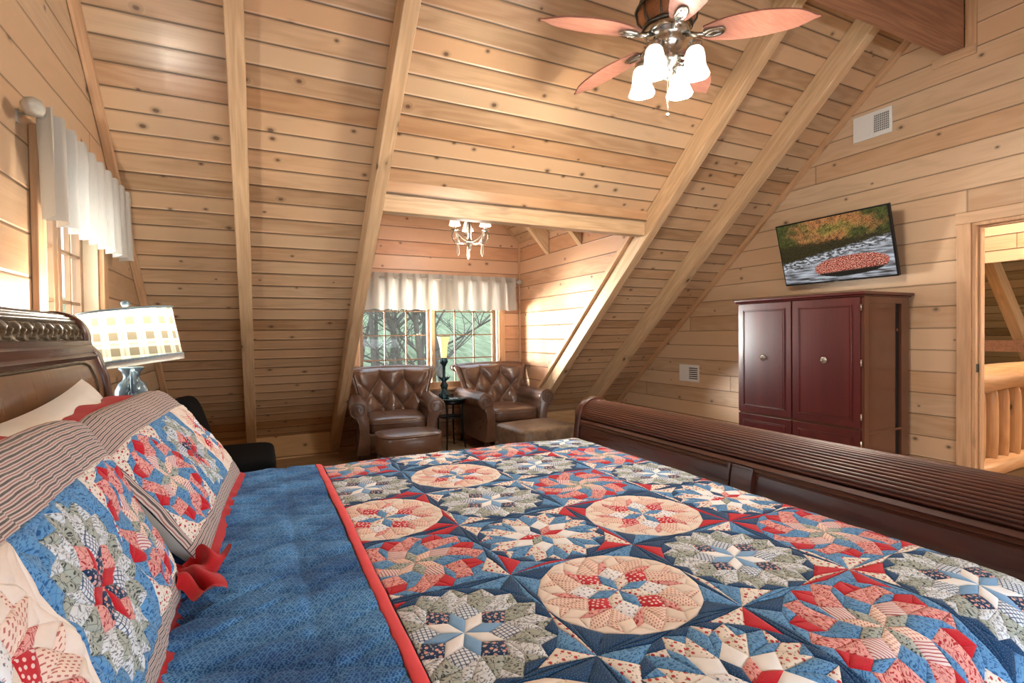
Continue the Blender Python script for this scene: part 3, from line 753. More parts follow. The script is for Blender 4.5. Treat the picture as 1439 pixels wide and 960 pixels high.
    for s in (-1, 1):
        mb = M(); pts = []; rr = []
        for i in range(17):
            t_ = .25 + .75 * i / 16; x, y, z = front(s, t_)
            pts.append((x + s * (.012 + .02 * t_ ** 3), y + .03 + .02 * t_, z - .012)); rr.append(.016 + .022 * t_ ** 1.5)
        mb.tube(pts, rr, 12); x, y, z = pts[-1]
        mb.tube([(x, y - .035, z - .01), (x + s * .003, y, z - .01), (x, y + .07, z - .01)], [.038, .042, .036], 18)
        mb.tube([(x, y - .041, z - .01), (x, y - .034, z - .01)], [.020, .022], 14)
        mb.build('back_roll', m_leather, bk)
    for s in (-1, 1):
        mb = M(); mb.lathe([(.018, 0), (.026, .012), (.018, .03), (.034, .06), (.036, .09), (.024, .115), (.03, .135)], 16, (s * .36, -.38, 0)); mb.build('leg', m_mahog, t)
        mb = M(); T = Matrix.Translation((s * .34, .36, 0)); mb.tube([(s * .34, .43, 0), (s * .335, .40, .07), (s * .33, .36, .14)], [.018, .024, .03], 4); mb.build('leg', m_mahog, t)
    return t
arm1 = make_armchair()
place(arm1, (1.31, 5.575, 0), (0, 0, radians(-8)))
arm2 = dup(arm1, (2.595, 5.60, 0), radians(1), 'brown tufted leather armchair on the right, in front of the bright dormer wall')
arm1['group'] = arm2['group'] = 'matching leather armchairs in the dormer alcove'

t = thing('leather_ottoman', 'rounded brown leather ottoman in front of the left armchair', 'ottoman', (1.235, 4.72, 0), radians(1))
def oval(k, a, b, n=56, e=.62):
    sg = lambda x, p: math.copysign(abs(x) ** p, x)
    return [(a * sg(cos(2 * pi * i / n), e), b * sg(sin(2 * pi * i / n), e)) for i in range(n)]
def ovalsolid(mb, a, b, prof, e):
    n = 56; base = oval(0, 1, 1, n, e); k = len(prof); b0 = len(mb.v)
    for (x, y) in base:
        for (o, z, cr) in prof: mb.v.append((x * (a + o), y * (b + o), z))
    for i in range(n):
        for j in range(k - 1):
            p, q = b0 + i * k + j, b0 + ((i + 1) % n) * k + j; mb.face((p, q, q + 1, p + 1), 0, None, True)
    mb.face([b0 + i * k for i in range(n)][::-1]); c = len(mb.v)
    for f, zz_ in ((.8, prof[-1][1] + .012), (.4, prof[-1][1] + .022), (.02, prof[-1][1] + .025)):
        for (x, y) in base: mb.v.append((x * (a + prof[-1][0]) * f, y * (b + prof[-1][0]) * f, zz_))
    for i in range(n):
        i2 = (i + 1) % n; p, q = b0 + i * k + k - 1, b0 + i2 * k + k - 1
        mb.face((p, q, c + i2, c + i), 0, None, True); mb.face((c + i, c + i2, c + n + i2, c + n + i), 0, None, True); mb.face((c + n + i, c + n + i2, c + 2 * n + i2, c + 2 * n + i), 0, None, True)
    mb.face([c + 2 * n + i for i in range(n)], 0, None, True)
mb = M(); ovalsolid(mb, .28, .235, [(-.01, .245, 0), (.008, .26, 0), (.014, .32, 0), (.010, .385, 0), (0, .405, 0)], .62); cu = mb.build('cushion', m_leather, t, ang=60)
mb = M(); mb.tube([(x * .286, y * .241, .405) for x, y in oval(0, 1, 1, 56, .62)], .006, 6, closed=True); mb.tube([(x * .283, y * .238, .250) for x, y in oval(0, 1, 1, 56, .62)], .006, 6, closed=True); mb.build('piping', m_leather, cu)
mb = M(); ovalsolid(mb, .275, .23, [(-.01, .07, 0), (0, .08, 0), (.004, .16, 0), (0, .218, 0)], .62); mb.build('base', m_leather, t, ang=60)
for sx in (-1, 1):
    for sy in (-1, 1):
        mb = M(); mb.lathe([(.015, 0), (.024, .02), (.02, .075)], 12, (sx * .20, sy * .15, 0)); mb.build('leg', m_mahog, t)
t = thing('leather_ottoman', 'rectangular worn brown leather ottoman in front of the right armchair', 'ottoman', (2.44, 4.42, 0), radians(5))
mb = M(); mb.rbox((0, 0, .33), (.335, .30, .10), .24, 26, crown=.12); cu = mb.build('cushion', m_leather2, t)
mb = M(); pts = []
for i in range(60):
    a = 2 * pi * i / 60; sg = lambda x, p: math.copysign(abs(x) ** p, x); pts.append((.325 * sg(cos(a), .26), .29 * sg(sin(a), .26), .405))
mb.tube(pts, .005, 6, closed=True); mb.build('piping', m_leather2, cu)
mb = M(); mb.box(-.325, .325, -.29, .29, .07, .245); mb.build('base', m_leather2, t, bevel=.015)
for sx in (-1, 1):
    for sy in (-1, 1):
        mb = M(); mb.lathe([(.015, 0), (.024, .02), (.02, .075)], 12, (sx * .26, sy * .23, 0)); mb.build('leg', m_mahog, t)

# side table + lamp
t = thing('side_table', 'small round dark table between the two armchairs', 'table', (1.985, 5.69, 0))
mb = M(); mb.lathe([(.0, .556), (.175, .556), (.19, .562), (.20, .570), (.198, .578), (.0, .580)], 48); mb.build('table_top', plain('dark_teal_top', (.02, .05, .06), .12, var=.3, scale=9, coat=.6), t)
mb = M(); mb.lathe([(.165, .515), (.165, .556)], 40); mb.build('apron', m_blackm, t)
mb = M(); mb.tube([(.135 * cos(2 * pi * i / 40), .135 * sin(2 * pi * i / 40), .36) for i in range(40)], .008, 8, closed=True)
mb.lathe([(0, .352), (.13, .352), (.13, .362), (0, .362)], 40); mb.build('lower_shelf', m_blackm, t)
for i in range(4):
    a = radians(45 + 90 * i + 12); mb = M()
    mb.tube([(r * cos(a), r * sin(a), z) for r, z in ((.15, .54), (.142, .40), (.145, .22), (.158, .08), (.178, 0.0))], [.013, .012, .011, .010, .009], 8); mb.build('leg', m_blackm, t)
t = thing('table_lamp', 'teal-black sculpted metal lamp with glowing amber tulip shade on the round table', 'lamp', (1.905, 5.66, .581))
mb = M(); mb.lathe([(.052, 0), (.056, .012), (.05, .03), (.058, .05), (.045, .075), (.03, .09), (.036, .12), (.044, .15), (.03, .175), (.022, .19), (.03, .21), (.024, .235), (.016, .25), (.016, .36), (.024, .375), (.034, .40), (.040, .43), (.034, .46), (.02, .47)], 24, wob=lambda a, z: 1 + .10 * sin(a * 5 + z * 30))
for k in range(4):
    a = k * pi / 2 + .4
    for (z0, r0, up) in ((.20, .02, .03), (.23, .02, -.01)):
        mb.tube([(r0 * cos(a), r0 * sin(a), z0), ((r0 + .03) * cos(a + .2), (r0 + .03) * sin(a + .2), z0 + up), ((r0 + .062) * cos(a + .3), (r0 + .062) * sin(a + .3), z0 + up + .025)], [.012, .009, .001], 6)
    mb.tube([(.03 * cos(a), .03 * sin(a), .07), (.062 * cos(a), .062 * sin(a), .045), (.055 * cos(a), .055 * sin(a), .005)], [.014, .016, .012], 7)
    mb.tube([(.03 * cos(a), .03 * sin(a), .39), (.05 * cos(a), .05 * sin(a), .42), (.044 * cos(a), .044 * sin(a), .46)], [.008, .012, .006], 7)
mb.build('sculpted_base', m_teal, t)
mb = M(); prof = [(.030, .465), (.034, .50), (.040, .56), (.050, .62), (.064, .675), (.074, .70), (.076, .71)]
mb.lathe(prof + [(r - .003, z) for r, z in prof[::-1]], 32, wob=lambda a, z: 1 + .03 * cos(a * 8)); mb.build('tulip_shade', m_tulip, t)
mb = M(); mb.tube([(.076 * (1 + .03 * cos(a * 8)) * cos(a), .076 * (1 + .03 * cos(a * 8)) * sin(a), .711) for a in [2 * pi * i / 64 for i in range(64)]], .0035, 6, closed=True); mb.build('shade_rim', m_teal, t)

# nightstands and bedside lamps
def nightstand(y, label):
    t = thing('nightstand', label, 'nightstand', (-.49, y, 0))
    mb = M(); mb.box(-.23, .20, -.24, .24, .08, .70); mb.build('cabinet', m_mahog, t, bevel=.004)
    mb = M(); mb.box(-.25, .225, -.26, .26, .70, .735); mb.build('top', m_mahog, t, bevel=.008)
    for z0 in (.12, .41):
        mb = M(); mb.box(.20, .216, -.21, .21, z0, z0 + .26); dr = mb.build('drawer', m_mahog, t, bevel=.005)
        mb = M(); mb.rbox((.235, 0, z0 + .13), (.02, .018, .018), 1, 8); mb.build('knob', m_bronze, dr)
    for sx in (-1, 1):
        for sy in (-1, 1):
            mb = M(); mb.lathe([(.02, 0), (.03, .03), (.024, .08)], 12, (sx * .17 - .015, sy * .2, 0)); mb.build('leg', m_mahog, t)
def bedlamp(x, y, label, tilt):
    t = thing('bedside_lamp', label, 'lamp', (x, y, .736))
    mb = M(); mb.lathe([(.06, 0), (.066, .01), (.06, .025), (.035, .04), (.03, .07), (.034, .12), (.044, .20), (.054, .27), (.061, .32), (.060, .35), (.048, .38), (.032, .395), (.029, .41), (.034, .43), (.048, .445), (.046, .452), (.022, .455)], 36); j = mb.build('ceramic_jug', m_ceramic, t)
    for s in (-1,):
        mb = M(); a = radians(-75)
        mb.tube([((r) * cos(a), (r) * sin(a), z) for r, z in ((.034, .43), (.052, .44), (.068, .42), (.072, .38), (.068, .35), (.060, .33))], [.009, .010, .012, .012, .010, .006], 10)
        for k in range(7): mb.rbox((.066 * cos(a) + .008 * (-1) ** k, .066 * sin(a), .425 - k * .017), (.011, .006, .012), 1, 8)
        mb.tube([(.060 * cos(a), .060 * sin(a), .345), (.066 * cos(a), .066 * sin(a), .31), (.061 * cos(a), .061 * sin(a), .27)], [.014, .012, .010], 8)
        mb.build('leaf_handle', m_ceramic, j)
    mb = M(); mb.tube([(0, 0, .45), (0, 0, .60)], .012, 10); mb.lathe([(.018, .47), (.02, .50), (.014, .51)], 14); mb.tube([(0, 0, .60), (0, 0, .712)], .004, 8); mb.build('stem', m_nickel, t)
    sh = bpy.data.objects.new('lamp_shade', None)
    T = Matrix.Translation((0, 0, .59)) @ Matrix.Rotation(radians(tilt), 4, 'Y') @ Matrix.Translation((0, 0, -.59))
    r0, r1, z0, z1 = .178, .166, .475, .70
    mb = M(); mb.grid(lambda u, v: T @ Vector(((r0 + (r1 - r0) * v) * cos(2 * pi * u), (r0 + (r1 - r0) * v) * sin(2 * pi * u), z0 + (z1 - z0) * v)), 64, 6, uvs=lambda u, v: (u * 1.15, v * .235))
    s_ = mb.build('lamp_shade', m_plaidshade, t)
    mb = M()
    for r, z in ((r0, z0 + .012), (r1, z1 - .004)):
        mb.tube([T @ Vector((r * 1.004 * cos(2 * pi * i / 64), r * 1.004 * sin(2 * pi * i / 64), z)) for i in range(64)], .005, 6, closed=True)
    mb.build('shade_trim', plain('trim_fabric_grey_blue', (.30, .40, .46), .8, var=.2, scale=60), s_)
    mb = M(); mb.grid(lambda u, v: T @ Vector(((r0 + .002 + .003 * (round(u * 160) % 2)) * cos(2 * pi * u), (r0 + .002 + .003 * (round(u * 160) % 2)) * sin(2 * pi * u), z0 - .014 + .024 * v)), 160, 1, uvs=lambda u, v: (u, v)); mb.build('shade_fringe', m_valance, s_)
    mb = M(); mb.rbox(T @ Vector((0, 0, .728)), (.017, .017, .014), 1, 10); mb.tube([T @ Vector((r1 * cos(a) * k, r1 * sin(a) * k, .695)) for a, k in ((0, 1), (0, 0), (pi, 1))], .002, 5); mb.build('finial', m_ceramic, t)
    mb = M(); mb.rbox((0, 0, .57), (.028, .028, .04), 1, 12); mb.build('bulb', glow('bulb_glass', (1, .82, .58), 4), t)
    return t
nightstand(2.79, 'dark wooden nightstand against the left wall under the plaid-shaded lamp')
nightstand(.02, 'dark wooden nightstand beside the near end of the headboard')
bedlamp(-.50, 2.75, 'blue-grey ceramic jug lamp with tilted plaid shade beside the far end of the headboard', -7)
bedlamp(-.52, .06, 'blue-grey ceramic jug lamp with plaid shade beside the near end of the headboard', 0)

# black lounge chair
t = thing('black_chair', 'low black upholstered chair in the corner behind the bed and lamp', 'chair', (-.28, 3.85, 0))
mb = M(); mb.rbox((.0, 0, .44), (.37, .36, .11), .22, 24, crown=.05); mb.build('seat', m_black, t)
mb = M(); mb.rbox((.0, 0, .20), (.355, .345, .18), .15, 20); mb.build('base', m_black, t)
mb = M(); T = Matrix.Translation((-.14, -.06, .66)) @ Matrix.Rotation(radians(-16), 4, 'Y'); mb.rbox((0, 0, 0), (.13, .30, .27), .42, 22, T=T); mb.build('backrest', m_black, t)

# armoire
AX, AY0, AY1, AZ = 3.95, 2.245, 3.335, 1.56
t = thing('armoire', 'tall glossy cherry-red armoire against the right wall below the television', 'armoire', (AX, (AY0 + AY1) / 2, 0))
hw_ = (AY1 - AY0) / 2
mb = M(); mb.box(.022, .56, -hw_ + .03, hw_, .09, AZ); mb.build('cabinet', m_cherryd, t, bevel=.003)
mb = M(); mb.box(.022, .07, -hw_, -hw_ + .03, .09, AZ); mb.box(.50, .60, -hw_, -hw_ + .03, .09, AZ); mb.box(.07, .43, -hw_ + .008, -hw_ + .03, .09, AZ); mb.box(.07, .50, -hw_ + .002, -hw_ + .03, .54, .56); mb.box(.07, .50, -hw_ + .001, -hw_ + .03, AZ - .05, AZ)
mb.box(.44, .46, -hw_ + .004, -hw_ + .03, 1.30, 1.32); mb.build('side_panel', m_cherryd, t, bevel=.002)
mb = M(); mb.box(.432, .498, -hw_ + .022, -hw_ + .0305, .10, AZ - .05); mb.build('side_recess', m_dark, t)
mb = M()
pr = [(-.035, 0), (-.035, .012), (-.02, .02), (-.015, .035), (.0, .035)]
mb.box(-.03, .62, -hw_ - .03, hw_ + .03, AZ + .012, AZ + .035); mb.box(-.015, .61, -hw_ - .015, hw_ + .015, AZ, AZ + .012); mb.build('top', m_cherry, t, bevel=.006)
mb = M(); mb.box(.0, .60, -hw_ - .01, hw_ + .01, 0, .09); mb.build('plinth', m_cherry, t, bevel=.006)
def door(y0, y1, z0, z1, knob, name='door'):
    mb = M(); mb.box(0, .022, y0, y1, z0, z1); d = mb.build(name, m_cherry, t, bevel=.003)
    m = .055 if name == 'door' else .05
    a0, a1, b0, b1 = y0 + m, y1 - m, z0 + m, z1 - m
    mb = M()
    for (w, q, dd) in ((0, .009, .009), (.010, .015, .0055)):
        for (c0, c1, e0, e1) in ((a0 + w, a1 - w, b0 + w, b0 + q), (a0 + w, a1 - w, b1 - q, b1 - w), (a0 + w, a0 + q, b0 + q, b1 - q), (a1 - q, a1 - w, b0 + q, b1 - q)): mb.box(-dd, 0, c0, c1, e0, e1)
    mb.box(-.004, 0, a0 + .018, a1 - .018, b0 + .018, b1 - .018)
    mb.build('panel_moulding', m_cherry, d, bevel=.0015)
    if knob:
        mb = M(); T = Matrix.Translation((-.004, (y0 + y1) / 2, knob)) @ Matrix.Rotation(-pi / 2, 4, 'Y')
        mb.lathe([(.0, 0), (.025, 0), (.027, .004), (.022, .007), (.015, .006), (.009, .010), (.009, .018), (.014, .024), (.012, .03), (.0, .032)], 24, T=T); mb.build('knob', m_nickel, d)
    return d
yA, yB, yC, yD = -hw_, .018, .026, hw_
def hinges(d, y, zs):
    mb = M()
    for z in zs: mb.tube([(.004, y, z - .025), (.004, y, z + .025)], .006, 8)
    mb.build('hinge', m_nickel, d)
d = door(-hw_ + .022, .012, .585, AZ - .005, 1.08); hinges(d, -hw_ + .016, (.67, 1.07, 1.48))
d = door(.022, hw_ - .002, .585, AZ - .005, 1.08)
d = door(-hw_ + .022, .012, .10, .57, None, 'lower_door'); hinges(d, -hw_ + .016, (.47, .18))
door(.022, hw_ - .002, .10, .57, None, 'lower_door')

# television
def river():
    n = NT('river_picture'); u, v = n.uv()
    uv2 = n.vec(n.m('MULTIPLY', u, 1.75), v)
    fo = n.noise(uv2, 14, 6, .75); fo2 = n.noise(uv2, 55, 4, .75); cl = n.noise(n.vec(n.m('MULTIPLY', u, 3), n.m('MULTIPLY', v, 3), 3.3), 1.3, 2)
    warm = n.mix(n.ramp(cl, .4, .62), srgb(150, 128, 60), srgb(170, 112, 66)); grn = n.mix(fo, srgb(26, 34, 18), srgb(100, 100, 46))
    tree_ = n.mix(n.ramp(n.m('ADD', n.m('MULTIPLY', cl, .8), n.m('MULTIPLY', n.m('ABSOLUTE', n.m('SUBTRACT', u, .55)), -.5)), .2, .36), grn, warm)
    tree_ = n.mix(n.ramp(n.m('MULTIPLY_ADD', fo2, .6, n.m('MULTIPLY', fo, .4)), .60, .38), tree_, srgb(16, 16, 10))
    bank = n.ramp(n.m('ADD', v, n.m('MULTIPLY', n.m('SUBTRACT', fo, .5), .25)), .60, .70)
    bush = n.mix(n.ramp(fo2, .4, .7), srgb(14, 14, 10), srgb(74, 64, 34))
    up = n.mix(bank, bush, tree_)
    # water
    st = n.noise(n.vec(n.m('ADD', n.m('MULTIPLY', u, 2.2), n.m('MULTIPLY', v, 1.2)), n.m('MULTIPLY', v, 11.0)), 2.2, 3, .5)
    wat = n.mix(n.ramp(st, .34, .68), srgb(50, 46, 46), srgb(165, 166, 172))
    rap = n.noise(n.vec(n.m('MULTIPLY', u, 22.0), n.m('MULTIPLY', v, 34.0)), 1.0, 3, .6)
    rocks = n.mix(n.ramp(rap, .46, .56), srgb(46, 38, 34), srgb(178, 178, 182))
    midm = n.ramp(n.m('ADD', v, n.m('MULTIPLY', u, -.30)), .12, .28)
    wat = n.mix(n.m('MULTIPLY', midm, .8), wat, rocks)
    lev = n.m('ADD', n.m('SUBTRACT', v, n.m('MULTIPLY', u, .26)), n.m('MULTIPLY', n.m('SUBTRACT', fo, .5), .12))
    c = n.mix(n.ramp(lev, .31, .37), wat, up)
    # leaf covered rock
    dx = n.m('DIVIDE', n.m('SUBTRACT', u, .64), .33); dy = n.m('DIVIDE', n.m('SUBTRACT', v, n.m('ADD', .17, n.m('MULTIPLY', u, .07))), .16)
    rr = n.m('ADD', n.m('ADD', n.m('POWER', n.m('ABSOLUTE', dx), 2.4), n.m('POWER', n.m('ABSOLUTE', dy), 2.2)), n.m('MULTIPLY', n.m('SUBTRACT', fo2, .5), .5))
    rock = n.m('SUBTRACT', 1.0, n.ramp(rr, .9, 1.0))
    lf = n.vor(uv2, 70); sp = n.new('ShaderNodeSeparateColor'); n.l.new(lf.outputs['Color'], sp.inputs[0])
    leaf = n.mix(n.ramp(lf.outputs['Distance'], .25, .5), n.mix(sp.outputs[0], srgb(196, 78, 62), srgb(236, 176, 150)), srgb(60, 20, 18))
    leaf = n.mix(n.ramp(dy, -.35, -.55), leaf, srgb(20, 18, 14))
    c = n.mix(rock, c, leaf)
    return n.fin((.01, .01, .01), .12, em=c, ems=.62)
X = Vector((0, -1, 0)); bot, top = Vector((4.452, 2.742, 1.728)), Vector((4.305, 2.742, 2.272)); Y = (top - bot).normalized(); Z = X.cross(Y)   # Z towards the room
if Z.x > 0: Z = -Z
fm = Matrix(((X.x, Y.x, Z.x, (bot.x + top.x) / 2), (X.y, Y.y, Z.y, bot.y), (X.z, Y.z, Z.z, (bot.z + top.z) / 2), (0, 0, 0, 1)))
t = thing('television', 'tilted flat television above the armoire showing an autumn river', 'television'); t.matrix_world = fm
W2, H2 = .477, .282
mb = M(); mb.box(-W2, W2, -H2, H2, -.035, 0); mb.build('housing', m_blackm, t, bevel=.004)
mb = M(); mb.poly([(-W2 + .011, -H2 + .015, .0012), (W2 - .011, -H2 + .015, .0012), (W2 - .011, H2 - .011, .0012), (-W2 + .011, H2 - .011, .0012)], 0, [(0, 0), (1, 0), (1, 1), (0, 1)]); mb.build('screen', river(), t, fixn=False)
mb = M(); mb.box(-.02, .02, -H2 + .003, -H2 + .009, .001, .0018); mb.build('badge', m_nickel, t)
mb = M(); mb.box(-.12, .12, -.10, .12, -.09, -.036); mb.build('wall_bracket', m_blackm, t)

# vents
def vent(y0, y1, z0, z1, slat, label):
    t = thing('wall_vent', label, 'vent', (XR - .002, y0, z0)); w, h = y1 - y0, z1 - z0
    mb = M(); mb.box(-.010, 0, 0, w, 0, h); mb.build('plate', m_white, t, bevel=.003)
    mb = M(); mb.box(-.0125, -.0098, .02, w * .48, h * .14, h * .86) if slat == 'h' else mb.box(-.012, -.0098, .02, w * .44, h * .16, h * .84); mb.build('opening', m_dark, t)
    mb = M()
    if slat == 'h':
        for i in range(7): z = h * .14 + (h * .72) * i / 6; mb.box(-.0155, -.0105, .018, w * .48, z - .006, z + .006)
    else:
        for i in range(9): z = h * .16 + h * .68 * i / 8; mb.box(-.0145, -.011, .018, w * .45, z - .003, z + .003)
        for i in range(9): y = .02 + (w * .44 - .02) * i / 8; mb.box(-.0145, -.011, y - .003, y + .003, h * .16, h * .84)
    mb.build('grille', m_white, t)
    mb = M(); mb.box(-.0125, -.0098, w * .54, w * .92, h * .14, h * .86); mb.build('cover', m_white, t, bevel=.002)
vent(2.375, 2.676, 2.895, 3.105, 'g', 'white wall vent high on the right wall near the sloped ceiling')
vent(4.405, 4.715, .723, .922, 'h', 'white wall vent low on the right wall left of the armoire')

# ceiling fan
t = thing('ceiling_fan', 'ceiling fan with five pinkish wood blades and four lit bell shades', 'ceiling fan', (1.84, 1.967, 0))
mb = M(); mb.lathe([(.0, 3.321), (.075, 3.321), (.072, 3.28), (.04, 3.24), (.018, 3.235)], 28); mb.build('canopy', m_nickel, t)
mb = M(); mb.tube([(0, 0, 3.25), (0, 0, 2.98)], .014, 12); mb.build('downrod', m_nickel, t)
mb = M(); mb.lathe([(.03, 3.0), (.08, 2.985), (.125, 2.95), (.142, 2.90), (.135, 2.85), (.11, 2.815)], 40); mh = mb.build('motor_housing', m_copper, t)
mb = M()
for k in range(10):
    a = 2 * pi * k / 10; mb.tube([((r + .006) * cos(a), (r + .006) * sin(a), z) for r, z in ((.08, 2.985), (.125, 2.95), (.142, 2.90), (.135, 2.85), (.11, 2.815))], .005, 6)
for r, z in ((.150, 2.905), (.128, 2.95), (.118, 2.815)): mb.tube([(r * cos(2 * pi * i / 40), r * sin(2 * pi * i / 40), z) for i in range(40)], .007, 6, closed=True)
mb.build('housing_cage', plain('dark_nickel', (.16, .16, .15), .3, 1.0), mh)
mb = M(); mb.lathe([(.10, 2.815), (.115, 2.80), (.10, 2.775), (.075, 2.765), (.082, 2.745), (.07, 2.72), (.055, 2.70), (.062, 2.675), (.066, 2.65), (.05, 2.625), (.03, 2.61), (.034, 2.59), (.018, 2.57), (.0, 2.56)], 32); mb.build('switch_housing', m_nickel, t)
for k in range(5):
    a = radians(28 + 72 * k); 
    T = Matrix.Rotation(a, 4, 'Z') @ Matrix.Translation((0, 0, 2.765)) @ Matrix.Rotation(radians(-11), 4, 'X')
    mb = M(); NB = 26
    def bw(q): return .088 * (sin(pi * min(1, q * .93 + .07)) ** .55) * (1 - .12 * q) * (1 if q < .8 else sqrt(max(0, 1 - ((q - .8) / .2) ** 2)) * .0 + (1 - ((q - .8) / .2) ** 2) ** .8)
    top_, bot_ = [], []
    for i in range(NB + 1):
        q = i / NB; x = .165 + .505 * q; w = max(.004, bw(q))
        for s in (-1, -.5, 0, .5, 1):
            top_.append(T @ Vector((x, w * s, .004 - .02 * q * q))); bot_.append(T @ Vector((x, w * s, -.004 - .02 * q * q)))
    b = 0; mb.v = [tuple(p) for p in top_ + bot_]; o_ = len(top_)
    for i in range(NB):
        for s in range(4):
            p = i * 5 + s; mb.face((p, p + 5, p + 6, p + 1), 0, None, True); mb.face((o_ + p, o_ + p + 1, o_ + p + 6, o_ + p + 5), 0, None, True)
        mb.face((i * 5, o_ + i * 5, o_ + i * 5 + 5, i * 5 + 5)); mb.face((i * 5 + 4, i * 5 + 9, o_ + i * 5 + 9, o_ + i * 5 + 4))
    mb.face([o_ + s for s in range(5)] + [s for s in range(5)][::-1]); mb.face([NB * 5 + s for s in range(5)] + [o_ + NB * 5 + s for s in range(5)][::-1])
    bl = mb.build('blade', m_fanblade, t, ang=40)
    mb = M(); mb.tube([T @ Vector(p) for p in ((.09, 0, .01), (.13, 0, -.004), (.17, 0, -.012))], [.014, .012, .010], 8)
    mb.rbox((0, 0, 0), (.052, .030, .006), .8, 12, T=T @ Matrix.Translation((.215, 0, -.010)))
    for j in (-1, 1): mb.tube([T @ Vector((.175, 0, -.015)), T @ Vector((.21, .016 * j, -.017)), T @ Vector((.25, .008 * j, -.017))], [.005, .004, .002], 6)
    mb.build('blade_bracket', m_nickel, bl)
for k in range(4):
    a = radians(22 + 90 * k); cx, cy = .14 * cos(a), .14 * sin(a)
    mb = M(); mb.tube([(r * cos(a), r * sin(a), z) for r, z in ((.05, 2.665), (.085, 2.640), (.10, 2.665), (.118, 2.70), (.136, 2.71), (.14, 2.69))], [.008] * 6, 8)
    mb.tube([(r * cos(a), r * sin(a), z) for r, z in ((.05, 2.64), (.075, 2.615), (.095, 2.625), (.09, 2.645))], [.005, .005, .004, .003], 6)
    mb.lathe([(.012, 2.70), (.030, 2.692), (.034, 2.68), (.028, 2.672), (.03, 2.662)], 18, (cx, cy, 0)); ar = mb.build('light_arm', m_nickel, t)
    mb = M(); prof = [(.030, 2.668), (.040, 2.655), (.046, 2.63), (.048, 2.60), (.052, 2.575), (.060, 2.553), (.066, 2.535)]
    mb.lathe(prof + [(r - .003, z) for r, z in prof[::-1]], 32, (cx, cy, 0), wob=lambda q, z: 1 + (.03 * cos(6 * q) if z < 2.56 else 0)); mb.build('bell_shade', m_glow, t)
mb = M(); mb.tube([(.0, 0, 2.57), (0, 0, 2.40)], .0022, 6); mb.rbox((0, 0, 2.39), (.007, .007, .010), 1, 8); mb.build('pull_chain', m_nickel, t)

# chandelier
t = thing('chandelier', 'small beaded chandelier with cream shades hanging in the dormer alcove', 'chandelier', (1.95, 4.93, 0))
mb = M(); mb.lathe([(0, ZR - .002), (.05, ZR - .004), (.045, ZR - .03), (.01, ZR - .04)], 20); mb.build('canopy', m_nickel, t)
mb = M(); mb.tube([(0, 0, ZR - .03), (0, 0, 2.55)], .006, 6); mb.build('hanging_chain', m_nickel, t)
mb = M(); mb.lathe([(.008, 2.57), (.022, 2.54), (.012, 2.50), (.026, 2.44), (.034, 2.38), (.022, 2.33), (.03, 2.29), (.042, 2.26), (.028, 2.22), (.012, 2.20), (.018, 2.18), (.0, 2.165)], 20); mb.build('centre_column', m_nickel, t)
for k in range(3):
    a = radians(74 + 120 * k)
    R_ = lambda r, z: (r * cos(a), r * sin(a), z)
    mb = M(); pts = [R_(.02, 2.27)] + [R_(.155 + .058 * cos(radians(q)), 2.285 + .06 * sin(radians(q))) for q in range(215, 415, 20)]
    pts = [R_(.03, 2.27), R_(.07, 2.235)] + [R_(.145 + .065 * cos(radians(q)), 2.295 + .07 * sin(radians(q))) for q in range(235, 421, 15)]
    mb.tube(pts, .007, 8); e = pts[-1]; ex, ey = .178 * cos(a), .178 * sin(a)
    mb.lathe([(.01, 2.335), (.038, 2.352), (.042, 2.36), (.012, 2.362)], 20, (ex, ey, 0)); ar = mb.build('arm', m_nickel, t)
    mb = M(); mb.lathe([(.012, 2.36), (.012, 2.42)], 12, (ex, ey, 0)); mb.build('candle_sleeve', m_beads, ar)
    mb = M(); mb.lathe([(.058, 2.40), (.030, 2.50)], 24, (ex, ey, 0), wob=lambda q, z: 1 + .04 * cos(q * 12)); mb.build('candle_shade', m_glow2, t)
    mb = M(); a2 = a + radians(120)
    p, q = Vector((ex, ey, 2.35)), Vector((.178 * cos(a2), .178 * sin(a2), 2.35))
    pts = []
    for i in range(15):
        f = i / 14; c_q = p.lerp(q, f); c_q.z -= .11 * sin(pi * f); pts.append(c_q)
    mb.tube(pts, .0065, 6)
    mb.tube([Vector((ex * .8, ey * .8, 2.33)), Vector((ex * .8 + .012, ey * .8, 2.13)), Vector((ex * .8, ey * .8, 2.10)), Vector((ex * .8 - .012, ey * .8, 2.13)), Vector((ex * .8, ey * .8, 2.33))], .0055, 6)
    for j in range(3): mb.rbox((ex * .92, ey * .92 + .012 * (j - 1), 2.32 - .02 * j), (.007, .007, .012), 1, 6)
    mb.build('bead_strand', m_beads, t)

